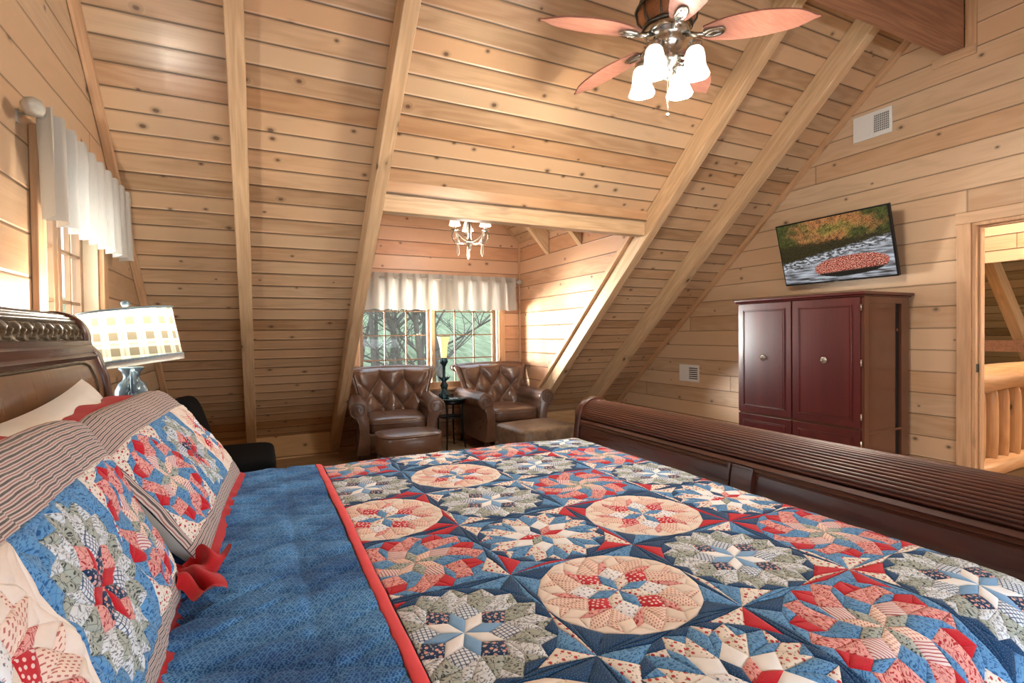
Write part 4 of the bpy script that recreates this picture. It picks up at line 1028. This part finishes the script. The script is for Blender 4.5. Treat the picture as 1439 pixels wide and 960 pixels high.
# valances
m_whitew = plain('antiqued_white', (.52, .49, .42), .5, var=.25, scale=50)
def valance(name_label, L, H, pleats, frame, seed=1, amp=1.0):
    R = random.Random(seed)
    t = thing('valance', name_label, 'valance'); t.matrix_world = frame
    ph = [R.uniform(-.5, .5) for _ in range(40)]
    def wave(u, v):
        k = u * pleats; i = int(min(k, pleats - 1e-6)); f = k - i
        sharp = max(-1, min(1, 2.6 * cos(2 * pi * (f + .06 * ph[i % 40]))))
        soft = cos(2 * pi * f + ph[i % 40] * .5)
        m = min(1, max(0, (v - .15) / .6))          # v=0 bottom .. 1 top
        return (sharp * m * .017 + soft * (1 - m) * .017) * amp
    def fn(u, v):
        flare = (1 - v) * .012
        return (L * u + (1 - v) * .012 * (u - .5) * 2 + .004 * sin(u * 40 + v * 5), wave(u, v) + flare * 1.0, H * v + .006 * sin(u * pleats * 2 * pi + 1) * (1 - v) + (.006 * ph[int(u * pleats) % 40] if v > .98 else 0))
    mb = M(); mb.grid(lambda u, v: fn(u, .10 + .90 * v), pleats * 14, 16, uvs=lambda u, v: (u * L, v * H))
    body = mb.build('pleated_cloth', m_valance, t)
    mb = M(); mb.grid(lambda u, v: fn(u, .10 * v), pleats * 14, 2, uvs=lambda u, v: (u * L, v * H)); mb.build('hem', m_valance, t)
    return t
def rod(label, L, frame, sides=(1, 1), bkt=.07):
    t = thing('curtain_rod', label, 'curtain rod'); t.matrix_world = frame
    mb = M(); mb.tube([(-.03, 0, 0), (L + .03, 0, 0)], .011, 12); mb.build('pole', m_whitew, t)
    for k, s in ((0, -1), (L, 1)):
        T = Matrix.Translation((k + s * .03, 0, 0)) @ Matrix.Rotation(s * pi / 2, 4, 'Y')
        mb = M(); mb.lathe([(.013, 0), (.02, .006), (.016, .014), (.026, .024), (.033, .045), (.030, .066), (.018, .082), (.006, .090), (.0, .092)], 20, T=T, wob=lambda a, z: 1 + .05 * cos(8 * a + z * 120)); mb.build('finial', m_whitew, t)
        mb = M(); mb.tube([(k - s * .0, 0, 0), (k - s * 0, -bkt + .004, 0)], .006, 8); mb.box(k - .008, k + .008, -bkt, -bkt + .006, -.035, .012); mb.build('bracket', m_whitew, t)
# left window: local X along +Y, local Y into room (+X)
def frm(o, X, Y, Z): return Matrix(((X[0], Y[0], Z[0], o[0]), (X[1], Y[1], Z[1], o[1]), (X[2], Y[2], Z[2], o[2]), (0, 0, 0, 1)))
fl = frm((-.685, 3.67, 1.755), (0, -1, 0), (1, 0, 0), (0, 0, 1))
valance('off-white pleated valance over the bright window on the left wall', 1.27, .40, 9, fl, seed=3, amp=1.7)
rod('antiqued white curtain rod with ribbed finials above the left wall window', 1.20, frm((-.69, 3.63, 2.12), (0, -1, 0), (1, 0, 0), (0, 0, 1)))
fl = frm((3.01, YD - .075, 1.61), (-1, 0, 0), (0, -1, 0), (0, 0, 1))
valance('sheer off-white pleated valance over the dormer window behind the armchairs', 1.95, .43, 12, fl, seed=8)
rod('white curtain rod behind the valance of the dormer window', 1.92, frm((3.00, YD - .07, 1.985), (-1, 0, 0), (0, -1, 0), (0, 0, 1)))
# ================================================================== BED
bed = thing('sleigh_bed', 'dark mahogany sleigh bed with reeded footboard rail and carved headboard', 'bed', (0, 0, 0))
BY0, BY1, BC = .40, 2.37, 1.385
def reed(cx, cz, r, a0, a1, n, amp, per=6):
    out = []
    for i in range(n * per + 1):
        a = radians(a0 + (a1 - a0) * i / (n * per)); rr = r + amp * (abs(sin(pi * i / per)) ** .6 - .5) * 2
        out.append((cx + rr * cos(a), cz + rr * sin(a)))
    return out
# headboard
hp = [(-.50, .25), (-.50, .90), (-.506, 1.05), (-.520, 1.17), (-.545, 1.26), (-.566, 1.305)]
back = [(-.735, 1.25), (-.66, 1.12), (-.60, .95), (-.585, .25)]
mb = M(); mb.extr(hp + [(-.66, 1.31)] + back, BY0, BY1, 'y', sm=True); hb = mb.build('headboard', m_head, bed, ang=35)
mb = M(); mb.extr([(-.535, 1.240), (-.528, 1.252), (-.545, 1.262), (-.542, 1.285), (-.553, 1.292), (-.551, 1.306), (-.60, 1.31), (-.60, 1.25)], BY0, BY1, 'y', sm=True); mb.build('headboard_moulding', m_mahog, hb, ang=40)
mb = M(); mb.extr(reed(-.662, 1.312, .090, 39, 172, 12, .006) + [(-.70, 1.27), (-.62, 1.27)], BY0, BY1, 'y', sm=True); mb.build('reeded_crest', m_bronze, hb, ang=60)
mb = M()
def carve(u, v):
    y = BY0 + (BY1 - BY0) * u; a = radians(-8 + 46 * v); k = y * 150
    h = sin(k + 2.6 * sin(v * 6.3)) * .6 + .55 * sin(k * .5 + v * 8) * sin(v * 6.3); h = (max(0, min(1, .5 + .9 * h))) * min(1, 5 * sin(pi * v))
    if v < .16: h = .5 + .5 * sin(y * 260)
    r = .081 + .014 * h; return (-.662 + r * cos(a), y, 1.312 + r * sin(a))
mb.grid(carve, 900, 22); mb.build('carved_band', m_bronze, hb)
for (y0, y1) in ((BY1 - .001, BY1 + .055), (BY0 - .055, BY0 + .001)):
    mb = M(); o_ = .014
    pr = [(x + o_, z) for x, z in hp[:-1]] + [(-.662 + (.09 + o_) * cos(radians(a)), 1.312 + (.088 + o_) * sin(radians(a))) for a in range(-10, 160, 10)] + [(-.752, 1.27), (-.66, 1.10), (-.60, .95), (-.59, .02), (-.49, .02)]
    mb.extr(pr, y0, y1, 'y', sm=True); mb.build('headboard_post', m_mahog, bed, ang=40, bevel=.010)
# inner line moulding on the headboard panel
mb = M(); L_ = []
for z in [.80 + .02 * i for i in range(22)]:
    def xf(z):
        for (xa, za), (xb, zb) in zip(hp[:-1], hp[1:]):
            if za <= z <= zb: return xa + (xb - xa) * (z - za) / (zb - za)
        return -.55
    L_.append((xf(z) + .001, BY1 - .075 - .05 * max(0, (z - 1.12) / .1) ** 2 * .5, z))
mb.tube(L_ + [(xf(1.232) + .002, BY1 - .16, 1.232), (xf(1.234) + .002, BY0 + .08, 1.234)], .0045, 6); mb.build('panel_line', m_bronze, hb)
# footboard
fp = [(1.605, .22), (1.60, .60), (1.602, .70), (1.612, .775), (1.622, .812)]
mb = M(); mb.extr(fp + [(1.72, .82), (1.745, .74), (1.69, .62), (1.66, .50), (1.66, .22)], BY0, BY1 + .06, 'y', sm=True); fb = mb.build('footboard', m_mahog, bed, ang=35)
mb = M(); mb.extr([(1.606, .790), (1.612, .797), (1.604, .803), (1.612, .812), (1.606, .818), (1.618, .830), (1.66, .83), (1.66, .79)], BY0, BY1 + .06, 'y', sm=True); mb.build('footboard_moulding', m_mahog, fb, ang=35)
mb = M(); mb.extr(reed(1.722, .832, .102, 178, 6, 27, .0022) + [(1.80, .78), (1.76, .745), (1.70, .80)], BY0, BY1 + .06, 'y', sm=True); mb.build('reeded_rail', m_mahogr, fb, ang=60)
mb = M(); mb.extr([(x - .014, z) for x, z in fp] + [(1.63, .80), (1.63, .22)], BC - .085, BC + .0, 'y', sm=True)
for y in (BC - .095, BC + .005): mb.extr([(x - .020, z) for x, z in fp] + [(1.63, .80), (1.63, .22)], y, y + .010, 'y', sm=True)
mb.build('centre_stile', m_mahog, fb, ang=40)
for y0, y1 in ((BY1 + .058, BY1 + .10), (BY0 - .045, BY0 + .001)):
    mb = M()
    pr = [(1.575, .02), (1.58, .60), (1.585, .70), (1.595, .78)] + [(1.722 + .118 * cos(radians(a)), .832 + .116 * sin(radians(a))) for a in range(180, -61, -10)] + [(1.70, .62), (1.68, .5), (1.68, .02)]
    mb.extr(pr, y0, y1, 'y', sm=True); mb.build('footboard_post', m_mahog, bed, ang=40, bevel=.008)
for y0 in (BY1 - .005, BY0 - .03):
    mb = M(); mb.box(-.50, 1.60, y0, y0 + .032, .22, .42); mb.build('side_rail', m_mahog, bed, bevel=.005)
mb = M(); mb.rbox((.55, BC, .52), (1.035, .945, .215), .10, 26); tag(mb.build('mattress', m_mattress), 'thick mattress under the quilt on the sleigh bed', 'mattress')

# ------------------------------------------------------------------ patchwork
def clip(poly, ax, val, keep):
    out = []; n = len(poly)
    for i in range(n):
        a, b = poly[i], poly[(i + 1) % n]
        ia, ib = (a[ax] - val) * keep >= 0, (b[ax] - val) * keep >= 0
        if ia: out.append(a)
        if ia != ib:
            t = (val - a[ax]) / (b[ax] - a[ax]); out.append((a[0] + (b[0] - a[0]) * t, a[1] + (b[1] - a[1]) * t))
    return out
def pp(r, a): return (r * cos(radians(a)), r * sin(radians(a)))
# palettes: petals(2 or 8), squares(2 or 8), ring inner (2), ring outer tips(2), gap
PAL = {'A': ((2, 3), (12, 10), (8, 9), (9, 8), 0), 'B': ((1, 5), (11, 16), (7, 6), (7, 14), 14),
       'C': ((8, 7), (13, 1), (6, 1), (4, 6), 1), 'D': ((4, 6, 0, 16, 11, 8, 1, 7), (3, 3), (5, 1), (1, 5), 0),
       'S': ((4, 12), (6, 10), (8, 9), (9, 8), 1)}
def block(kind, seed=0):
    P = PAL[kind]; out = []
    r1, r2, r3 = {'A': (.26, .46, .63), 'S': (.26, .46, .63), 'B': (.245, .45, .64), 'C': (.24, .44, .64), 'D': (.22, .40, .64)}[kind]
    for s in range(8):
        th = 45 * s
        out.append(([(0, 0), pp(r1, th - 22.5), pp(r2, th), pp(r1, th + 22.5)], P[0][s % len(P[0])]))
        out.append(([pp(r1, th + 22.5), pp(r2, th), pp(r3, th + 22.5), pp(r2, th + 45)], P[1][s % len(P[1])]))
    def inr(j): return pp(r2 if j % 2 == 0 else r3, 22.5 * j)
    NO, TI = .845, .985
    for j in range(16):
        a0, a1 = 22.5 * j, 22.5 * (j + 1); tw = 4
        m_ = pp(.755, a0 + 11.25 - tw)
        out.append(([inr(j), pp(NO, a0), m_, inr(j + 1)], P[2][j % 2]))
        tip = pp(TI, a0 + 11.25 + tw * .4)
        out.append(([m_, pp(NO, a0), tip], P[3][j % 2]))
        out.append(([inr(j + 1), m_, tip, pp(NO, a1)], P[3][(j + 1) % 2] if kind != 'C' else P[3][j % 2]))
        tipm = pp(TI, a0 - 11.25 + tw * .4)
        out.append(([pp(NO, a0), tip, pp(1.0, a0), tipm], P[4]))
    return out
def corners(kind, seed):
    R = random.Random(seed); out = []
    for q in range(4):
        base = 90 * q; c = (sqrt(2) * cos(radians(base + 45)), sqrt(2) * sin(radians(base + 45)))
        t = lambda a: pp(.985, base + a + 1.6); e = lambda a: pp(1.0, base + a)
        main = R.choice([(4, 1), (1, 5), (0, 4), (5, 1), (0, 1), (4, 5)])
        z0 = 0
        if kind == 'S': main = (1, 1); z0 = 1
        if kind == 'B': main = R.choice([(0, 4), (0, 1), (4, 0), (0, 0)])
        if seed >= 5000: main, z0 = {'C': ((5, 5), 5), 'B': ((14, 14), 14), 'S': ((1, 1), 1)}[kind]
        out.append(([c, e(0), t(11.25), e(22.5)], z0 if R.random() < .4 else main[1])); out.append(([c, e(22.5), t(33.75), e(45)], main[0]))
        out.append(([c, e(45), t(56.25), e(67.5)], main[1])); out.append(([c, e(67.5), t(78.75), e(90)], z0 if R.random() < .4 else main[0]))
    return out
def patchmesh(mb, poly, mi, f3, puff, R, step=.028, rot=None):
    if len(poly) < 3: return
    ar = sum(poly[i][0] * poly[(i + 1) % len(poly)][1] - poly[(i + 1) % len(poly)][0] * poly[i][1] for i in range(len(poly))) / 2
    if abs(ar) < 4e-6: return
    if ar < 0: poly = poly[::-1]
    cx = sum(p[0] for p in poly) / len(poly); cy = sum(p[1] for p in poly) / len(poly)
    ring = []
    for i in range(len(poly)):
        a, b = poly[i], poly[(i + 1) % len(poly)]; L = math.dist(a, b)
        k = max(1, int(math.ceil(L / step)))
        for j in range(k): ring.append((a[0] + (b[0] - a[0]) * j / k, a[1] + (b[1] - a[1]) * j / k))
    n = len(ring); b0 = len(mb.v); th = R.uniform(0, 6.28) if rot is None else rot; ct, st = cos(th), sin(th); ou, ov = R.random() * 3, R.random() * 3
    uvf = lambda p: (p[0] * ct - p[1] * st + ou, p[0] * st + p[1] * ct + ov)
    lv = [(1.0, 0.0), (.86, .75), (.5, 1.0)]
    pts2 = []
    for s, h in lv:
        for p in ring:
            q = (cx + (p[0] - cx) * s, cy + (p[1] - cy) * s); pts2.append(q); mb.v.append(tuple(f3(q[0], q[1], puff * h)))
    pts2.append((cx, cy)); mb.v.append(tuple(f3(cx, cy, puff)))
    for l in range(2):
        for i in range(n):
            i2 = (i + 1) % n; q = (l * n + i, l * n + i2, (l + 1) * n + i2, (l + 1) * n + i)
            mb.face([b0 + k for k in q], mi, [uvf(pts2[k]) for k in q], True)
    for i in range(n):
        q = (2 * n + i, 2 * n + (i + 1) % n, 3 * n); mb.face([b0 + k for k in q], mi, [uvf(pts2[k]) for k in q], True)

# quilt surface: flat (u = x, v = y) -> 3D
QZ = .765
def q3(u, v, h=0.0, lift=0.0):
    w = .0055 * mnoise.noise(Vector((u * 5, v * 5, 1.7))) + .003 * mnoise.noise(Vector((u * 16, v * 16, 4.2)))
    def drop(c, lim, r, sgn):
        d = (c - lim) * sgn
        if d <= 0: return c, 0.0, 0.0
        a = min(d / r, pi / 2); ex = max(0, d - r * pi / 2)
        return lim + sgn * r * sin(a), -(r * (1 - cos(a)) + ex), a
    y, dz, a = drop(v, 2.24, .14, 1)
    if v < .55: y, dz, a = drop(v, .55, .14, -1)
    sy = 1 if v > 1 else -1
    x, dz2, a2 = drop(u, 1.44, .15, 1) if u > 0 else (u, 0, 0)
    dz2 = max(dz2, -.19); 
    hh = h + lift + w
    return (x + hh * sin(a2), y + sy * hh * sin(a), QZ + dz + dz2 + hh * cos(a) * cos(a2) + .010 * max(0, 1 - ((u - .7) / 1.1) ** 2))
quilt = thing('patchwork_quilt', 'red white and blue star patchwork quilt folded back to its blue underside', 'quilt', (0, 0, 0))
GX = [.325 + .345 * i for i in range(4)]; GYS = [.21, .54, .87, 1.20, 1.53, 1.86, 2.19, 2.52]
TYP = {.21: 'CBAD', .54: 'BDCA', .87: 'ABAC', 1.20: 'CDBD', 1.53: 'BACA', 1.86: 'ABAC', 2.19: 'CDCA', 2.52: 'BCAD'}
mb = M(); R = random.Random(11)
for gi, gx in enumerate(GX):
    for gy in GYS:
        k = TYP[gy][gi]; sd = int(gx * 100) * 31 + int(gy * 100)
        for poly, mi in block(k, sd) + corners(k, sd):
            P = [(gx + p[0] * .1725, gy + p[1] * .165) for p in poly]
            P = clip(P, 0, .233, 1); P = clip(P, 1, .12, 1) if P else P; P = clip(P, 1, 2.66, -1) if P else P
            if P: patchmesh(mb, P, mi, q3, .0024, R)
for gy in GYS:      # border column by the footboard
    for poly, mi in block('A' if int(gy * 100) % 2 else 'C', 3) + corners('A', int(gy * 9)):
        P = [(1.705 + p[0] * .1725, gy + p[1] * .165) for p in poly]; P = clip(P, 0, 1.70, -1); P = clip(P, 1, .12, 1) if P else P; P = clip(P, 1, 2.66, -1) if P else P
        if P: patchmesh(mb, P, mi, q3, .0024, R)
pw = mb.build('patchwork_top', FAB, quilt, fixn=False)
# folded blue backing
def qb(u, v):
    x = -.47 + (.200 + .47) * u; y = .12 + 2.54 * v
    l = 0
    for (kx, ky, sp) in ((1, 1.9, .19), (1, -1.9, .19)):
        c = (x * kx + y * ky + .03 * sin(y * 6)) / sp; dd = abs(c - round(c)) * sp / 2.1; l += exp(-(dd / .007) ** 2)
    dd = abs(x - .085 - .01 * sin(y * 3)); l += 1.2 * exp(-(dd / .008) ** 2)
    pf = .006 * (1 - min(1, l)) + .004 * mnoise.noise(Vector((x * 9, y * 9, .5))) + .0035 * mnoise.noise(Vector((x * 22, y * 22, .9)))
    return q3(x, y, pf, .010)
mb = M(); mb.grid(qb, 74, 290, uvs=lambda u, v: (.67 * u, 2.54 * v)); mb.build('blue_backing', m_back, quilt, fixn=False)
mb = M()
def bn(u, v):
    y = .12 + 2.54 * v; a = pi * u; x = .203 + .027 * (1 - cos(a)) / 2 + .002 * sin(y * 5)
    return q3(x, y, .0, .001 + .0135 * sin(a * .5 + pi / 2 if False else (a * .62 + .9)))
mb.grid(bn, 8, 400, uvs=lambda u, v: (u * .04, v * 2.5)); mb.build('red_binding', m_bind, quilt, fixn=False)

# ------------------------------------------------------------------ shams and pillows
m_sham_back = m_redf
def sham(yc, kinds, label, seed, o2, th, rot, bulge=.045):
    t = thing('pillow_sham', label, 'pillow', (o2[0], yc, o2[1]), rot); HW, HH = .455, .54
    N_ = Vector((sin(th), 0, cos(th))); U_ = Vector((-cos(th), 0, sin(th)))
    def P3(u, v, h=0.0, back=False):
        s = u / HW; q = 2 * v / HH - 1
        e = max(0, (1 - abs(s) ** 3.0)) * max(0, (1 - abs(q) ** 3.0)); bl = e ** .5
        pin = 1 - .05 * (1 - q * q) ; pin2 = 1 - .06 * (1 - s * s)
        y = u * pin; up = ((HH / 2) + (v - HH / 2) * pin2) * .83 - .05 * s ** 4 * max(0, q)
        w = .010 * mnoise.noise(Vector((u * 7 + seed, v * 7, seed))) + .004 * mnoise.noise(Vector((u * 22, v * 22 + seed, 2)))
        w += .006 * sin((u * 3 + v) * 40 + 3 * sin(u * 9)) * min(1, (abs(q) + abs(s)) * .5) * bl
        if back: return U_ * up + Vector((0, y, 0)) - N_ * (.09 * bl)
        sag = -.10 * up * up if False else 0
        return U_ * up + Vector((0, y, 0)) + N_ * (bulge * bl + w * (.3 + bl) + h)
    mb = M(); R = random.Random(seed)
    x0, x1, v0, v1 = -.435, .435, .075, .415
    for i, k in enumerate(kinds):
        c = -.295 + .295 * i
        for poly, mi in block(k, seed + i) + corners(k, 5000 + seed * 7 + i):
            P = [(c + p[0] * .1475, .245 + p[1] * .170) for p in poly]
            P = clip(P, 0, x0, 1); P = clip(P, 0, x1, -1) if P else P; P = clip(P, 1, v0, 1) if P else P; P = clip(P, 1, v1, -1) if P else P
            if P: patchmesh(mb, P, mi, P3, .0035, R, .022)
    mb.build('patchwork_front', FAB, t, fixn=False)
    mb = M()
    def strip(a0, a1, b0, b1, nu, nv, sw):
        mb.grid(lambda u, v: P3(a0 + (a1 - a0) * u, b0 + (b1 - b0) * v, .002), nu, nv, uvs=(lambda u, v: (u * (a1 - a0), v * (b1 - b0))) if sw else (lambda u, v: (v * (b1 - b0), u * (a1 - a0))))
    strip(-HW, HW, v1, HH, 60, 12, True); strip(-HW, HW, 0, v0, 60, 4, True); strip(-HW, x0, v0, v1, 2, 24, False); strip(x1, HW, v0, v1, 2, 24, False)
    mb.build('striped_border', FAB[15], t, fixn=False)
    mb = M(); mb.grid(lambda u, v: P3(-HW + 2 * HW * u, HH * v, 0, True), 30, 20, uvs=lambda u, v: (u, v * .5)); mb.build('back_cloth', m_linen, t, fixn=False)
    mb = M()
    def fl_top(u, v):
        a = -HW + 2 * HW * (.02 + .62 * u); p = P3(a, HH, 0); return p + Vector((-.075 * v, .01 * sin(u * 9), .012 * sin(pi * v) + .010 * sin(u * 17) * v - .01 * v))
    mb.grid(fl_top, 30, 5, uvs=lambda u, v: (u * .6, v * .08))
    def fl_bot(u, v):
        a = -HW + 2 * HW * u; p = P3(a, 0.0, 0); wv = .012 * sin(u * 37 + 3 * sin(u * 11)) 
        return p + Vector((.022 * v, 0, -.012 * v + wv * v * .5 + .004))
    mb.grid(fl_bot, 60, 4, uvs=lambda u, v: (u * .9, v * .05))
    mb.build('red_flange', m_redf, t, fixn=False)
    return t
sham(.87, 'BSC', 'near patchwork pillow with striped border, red and navy star in its middle', 3, (-.150, .775), 1.15, .02)
sham(1.80, 'CSB', 'far patchwork pillow with striped border, leaning nearest the ceramic lamp', 9, (-.095, .786), .93, -.05)
mb = M()
def fold(u, v):
    a = u * .26; return Vector((-.165 + .085 * u + .015 * sin(v * 9), 1.16 + .17 * v + .09 * u * (v - .2) + .02 * sin(u * 7), .802 + .035 * abs(sin(v * 7 + u * 2)) * (1 - .4 * u) + .012 * sin(u * 9 + v * 4)))
mb.grid(fold, 22, 30, uvs=lambda u, v: (u * .2, v * .2)); o = mb.build('red_pillow_edge', m_redf, fixn=False); tag(o, 'loose fold of bright red cloth on the blue quilt between the two patchwork pillows', 'cloth')
def pillow(loc, W, H, T_, rot, label, seed):
    mb = M()
    def side(sg):
        def fn(u, v):
            a, b = 2 * u - 1, 2 * v - 1; e = (max(0, 1 - a ** 4) * max(0, 1 - b ** 4)) ** .5
            pa, pb = 1 - .06 * (1 - b * b) * 1, 1 - .08 * (1 - a * a)
            w = .012 * mnoise.noise(Vector((a * 3 + seed, b * 3, sg))) + .005 * mnoise.noise(Vector((a * 9, b * 9, seed)))
            return (a * W / 2 * pa, b * H / 2 * pb, sg * (T_ / 2 * e) + w * e)
        return fn
    mb.grid(side(1), 44, 30, uvs=lambda u, v: (u, v)); mb.grid(side(-1), 44, 30, uvs=lambda u, v: (u, v))
    o = mb.build('pillow', m_linen); o.location = loc; o.rotation_euler = rot; return tag(o, label, 'pillow')
# local X = width (along world Y), local Y = up the slope, local Z = thickness
def lean(loc, yawd, leand, roll=0):
    B = Matrix(((0, -sin(radians(leand)), cos(radians(leand))), (1, 0, 0), (0, cos(radians(leand)), sin(radians(leand))))).to_4x4()
    return Matrix.Translation(loc) @ Matrix.Rotation(radians(yawd), 4, 'Z') @ B @ Matrix.Rotation(radians(roll), 4, 'Z')
p = pillow((0, 0, 0), .82, .52, .14, (0, 0, 0), 'white pillow standing against the headboard, its peaked corner showing between the patchwork pillows', 1); p.matrix_world = lean((-.365, 1.53, .935), 0, 22, 3)
p = pillow((0, 0, 0), .74, .40, .12, (0, 0, 0), 'white pillow behind the far patchwork pillow, one corner poking out towards the black chair', 5); p.matrix_world = lean((-.30, 2.07, .92), 0, 52, -4)

# ================================================================== LIGHT
def light(name, typ, loc, power, col=(1, 1, 1), size=.1, size2=None, aim=None, spread=None):
    l = bpy.data.lights.new(name, typ); l.energy = power; l.color = col
    if typ == 'AREA':
        l.shape = 'RECTANGLE'; l.size = size; l.size_y = size2 or size
        if spread: l.spread = radians(spread)
    elif typ == 'POINT': l.shadow_soft_size = size
    o = bpy.data.objects.new(name, l); COL.objects.link(o); o.location = loc
    if aim: o.rotation_euler = (Vector(aim) - Vector(loc)).to_track_quat('-Z', 'Y').to_euler()
    return o
WARM = (1.0, .92, .80)
for k in range(4):
    a = radians(22 + 90 * k); light('fan_light', 'POINT', (1.84 + .14 * cos(a), 1.967 + .14 * sin(a), 2.50), 12, WARM, .045)
light('bedside_light', 'POINT', (-.52, 2.75, 1.455), 13, WARM, .025); light('bedside_light', 'POINT', (-.505, 2.75, 1.345), 1.6, WARM, .03)
light('bedside_light', 'POINT', (-.52, .06, 1.42), 3.5, WARM, .03)
for k in range(3):
    a = radians(74 + 120 * k); light('candle_light', 'POINT', (1.95 + .178 * cos(a), 4.93 + .178 * sin(a), 2.385), 8, (1, .93, .84), .02)
light('chandelier_glow', 'POINT', (1.95, 4.93, 2.05), 8, (1, .94, .86), .12)
light('tulip_light', 'POINT', (1.905, 5.66, 1.32), 3, (1, .75, .45), .03)
light('rear_fill_light', 'AREA', (1.9, -1.95, 1.7), 235, (.84, .92, 1.0), 3.2, 1.5, aim=(1.9, 3, 1.5))  # ambient fill added behind the camera; the rear wall has no window
light('left_window_light', 'AREA', (-1.5, 3.03, 1.35), 26, (.86, .93, 1.0), 1.4, 1.5, aim=(3, 2.8, 1.2))
light('dormer_window_light', 'AREA', (.2, 7.4, 1.15), 34, (1.0, .97, .93), .8, .6, aim=(3.1, 5.3, 1.35), spread=56)
light('dormer_sky_light', 'AREA', (1.9, 6.9, 3.6), 7, (.9, .95, 1.0), 2.4, 1.2, aim=(1.9, 4.5, .6))
light('loft_light', 'POINT', (6.0, 1.2, 3.2), 110, (1, .9, .76), .25)
light('loft_light', 'POINT', (8.0, .2, 1.2), 25, (1, .95, .85), .25)
w = bpy.data.worlds.new('World'); SC.world = w; w.use_nodes = True; bg = w.node_tree.nodes['Background']
tc = w.node_tree.nodes.new('ShaderNodeTexCoord'); sp = w.node_tree.nodes.new('ShaderNodeSeparateXYZ'); mr = w.node_tree.nodes.new('ShaderNodeMapRange'); mx = w.node_tree.nodes.new('ShaderNodeMix'); mx.data_type = 'RGBA'
w.node_tree.links.new(tc.outputs['Generated'], sp.inputs[0]); w.node_tree.links.new(sp.outputs[2], mr.inputs[0]); mr.inputs[1].default_value = 0; mr.inputs[2].default_value = .5
w.node_tree.links.new(mr.outputs[0], mx.inputs[0]); mx.inputs[6].default_value = (.93, .97, 1, 1); mx.inputs[7].default_value = (.74, .85, 1, 1); w.node_tree.links.new(mx.outputs[2], bg.inputs[0]); bg.inputs[1].default_value = 1.15

# ================================================================== CAMERA
yaw, pit, rol, fpx = 0.45652, -0.0155586, -0.0112849, 725.165
fw = Vector((sin(yaw) * cos(pit), cos(yaw) * cos(pit), sin(pit))); r0 = Vector((cos(yaw), -sin(yaw), 0)); u0 = r0.cross(fw)
Rc = r0 * cos(rol) + u0 * sin(rol); Uc = -r0 * sin(rol) + u0 * cos(rol)
cam = bpy.data.cameras.new('camera'); co = bpy.data.objects.new('camera', cam); COL.objects.link(co)
co.matrix_world = Matrix(((Rc.x, Uc.x, -fw.x, 0), (Rc.y, Uc.y, -fw.y, 0), (Rc.z, Uc.z, -fw.z, 1.315), (0, 0, 0, 1)))
cam.sensor_width = 36; cam.sensor_fit = 'HORIZONTAL'; cam.lens = fpx / 1439 * 36; cam.clip_start = .02; cam.clip_end = 300
SC.camera = co
SC.view_settings.view_transform = 'Standard'; SC.view_settings.look = 'None'; SC.view_settings.exposure = 1.27
try:
    SC.view_settings.use_white_balance = True; SC.view_settings.white_balance_temperature = 6300; SC.view_settings.white_balance_tint = 6
except Exception: pass
SC.view_settings.use_curve_mapping = True
cv = SC.view_settings.curve_mapping.curves[3]; cv.points.new(.20, .185); cv.points.new(.66, .70); SC.view_settings.curve_mapping.update()
try:
    SC.cycles.use_denoising = True; SC.cycles.max_bounces = 8; SC.cycles.diffuse_bounces = 4; SC.cycles.glossy_bounces = 3; SC.cycles.transmission_bounces = 4
    SC.cycles.sample_clamp_indirect = 6; SC.cycles.caustics_reflective = False; SC.cycles.caustics_refractive = False
except Exception: pass
bpy.context.view_layer.update()
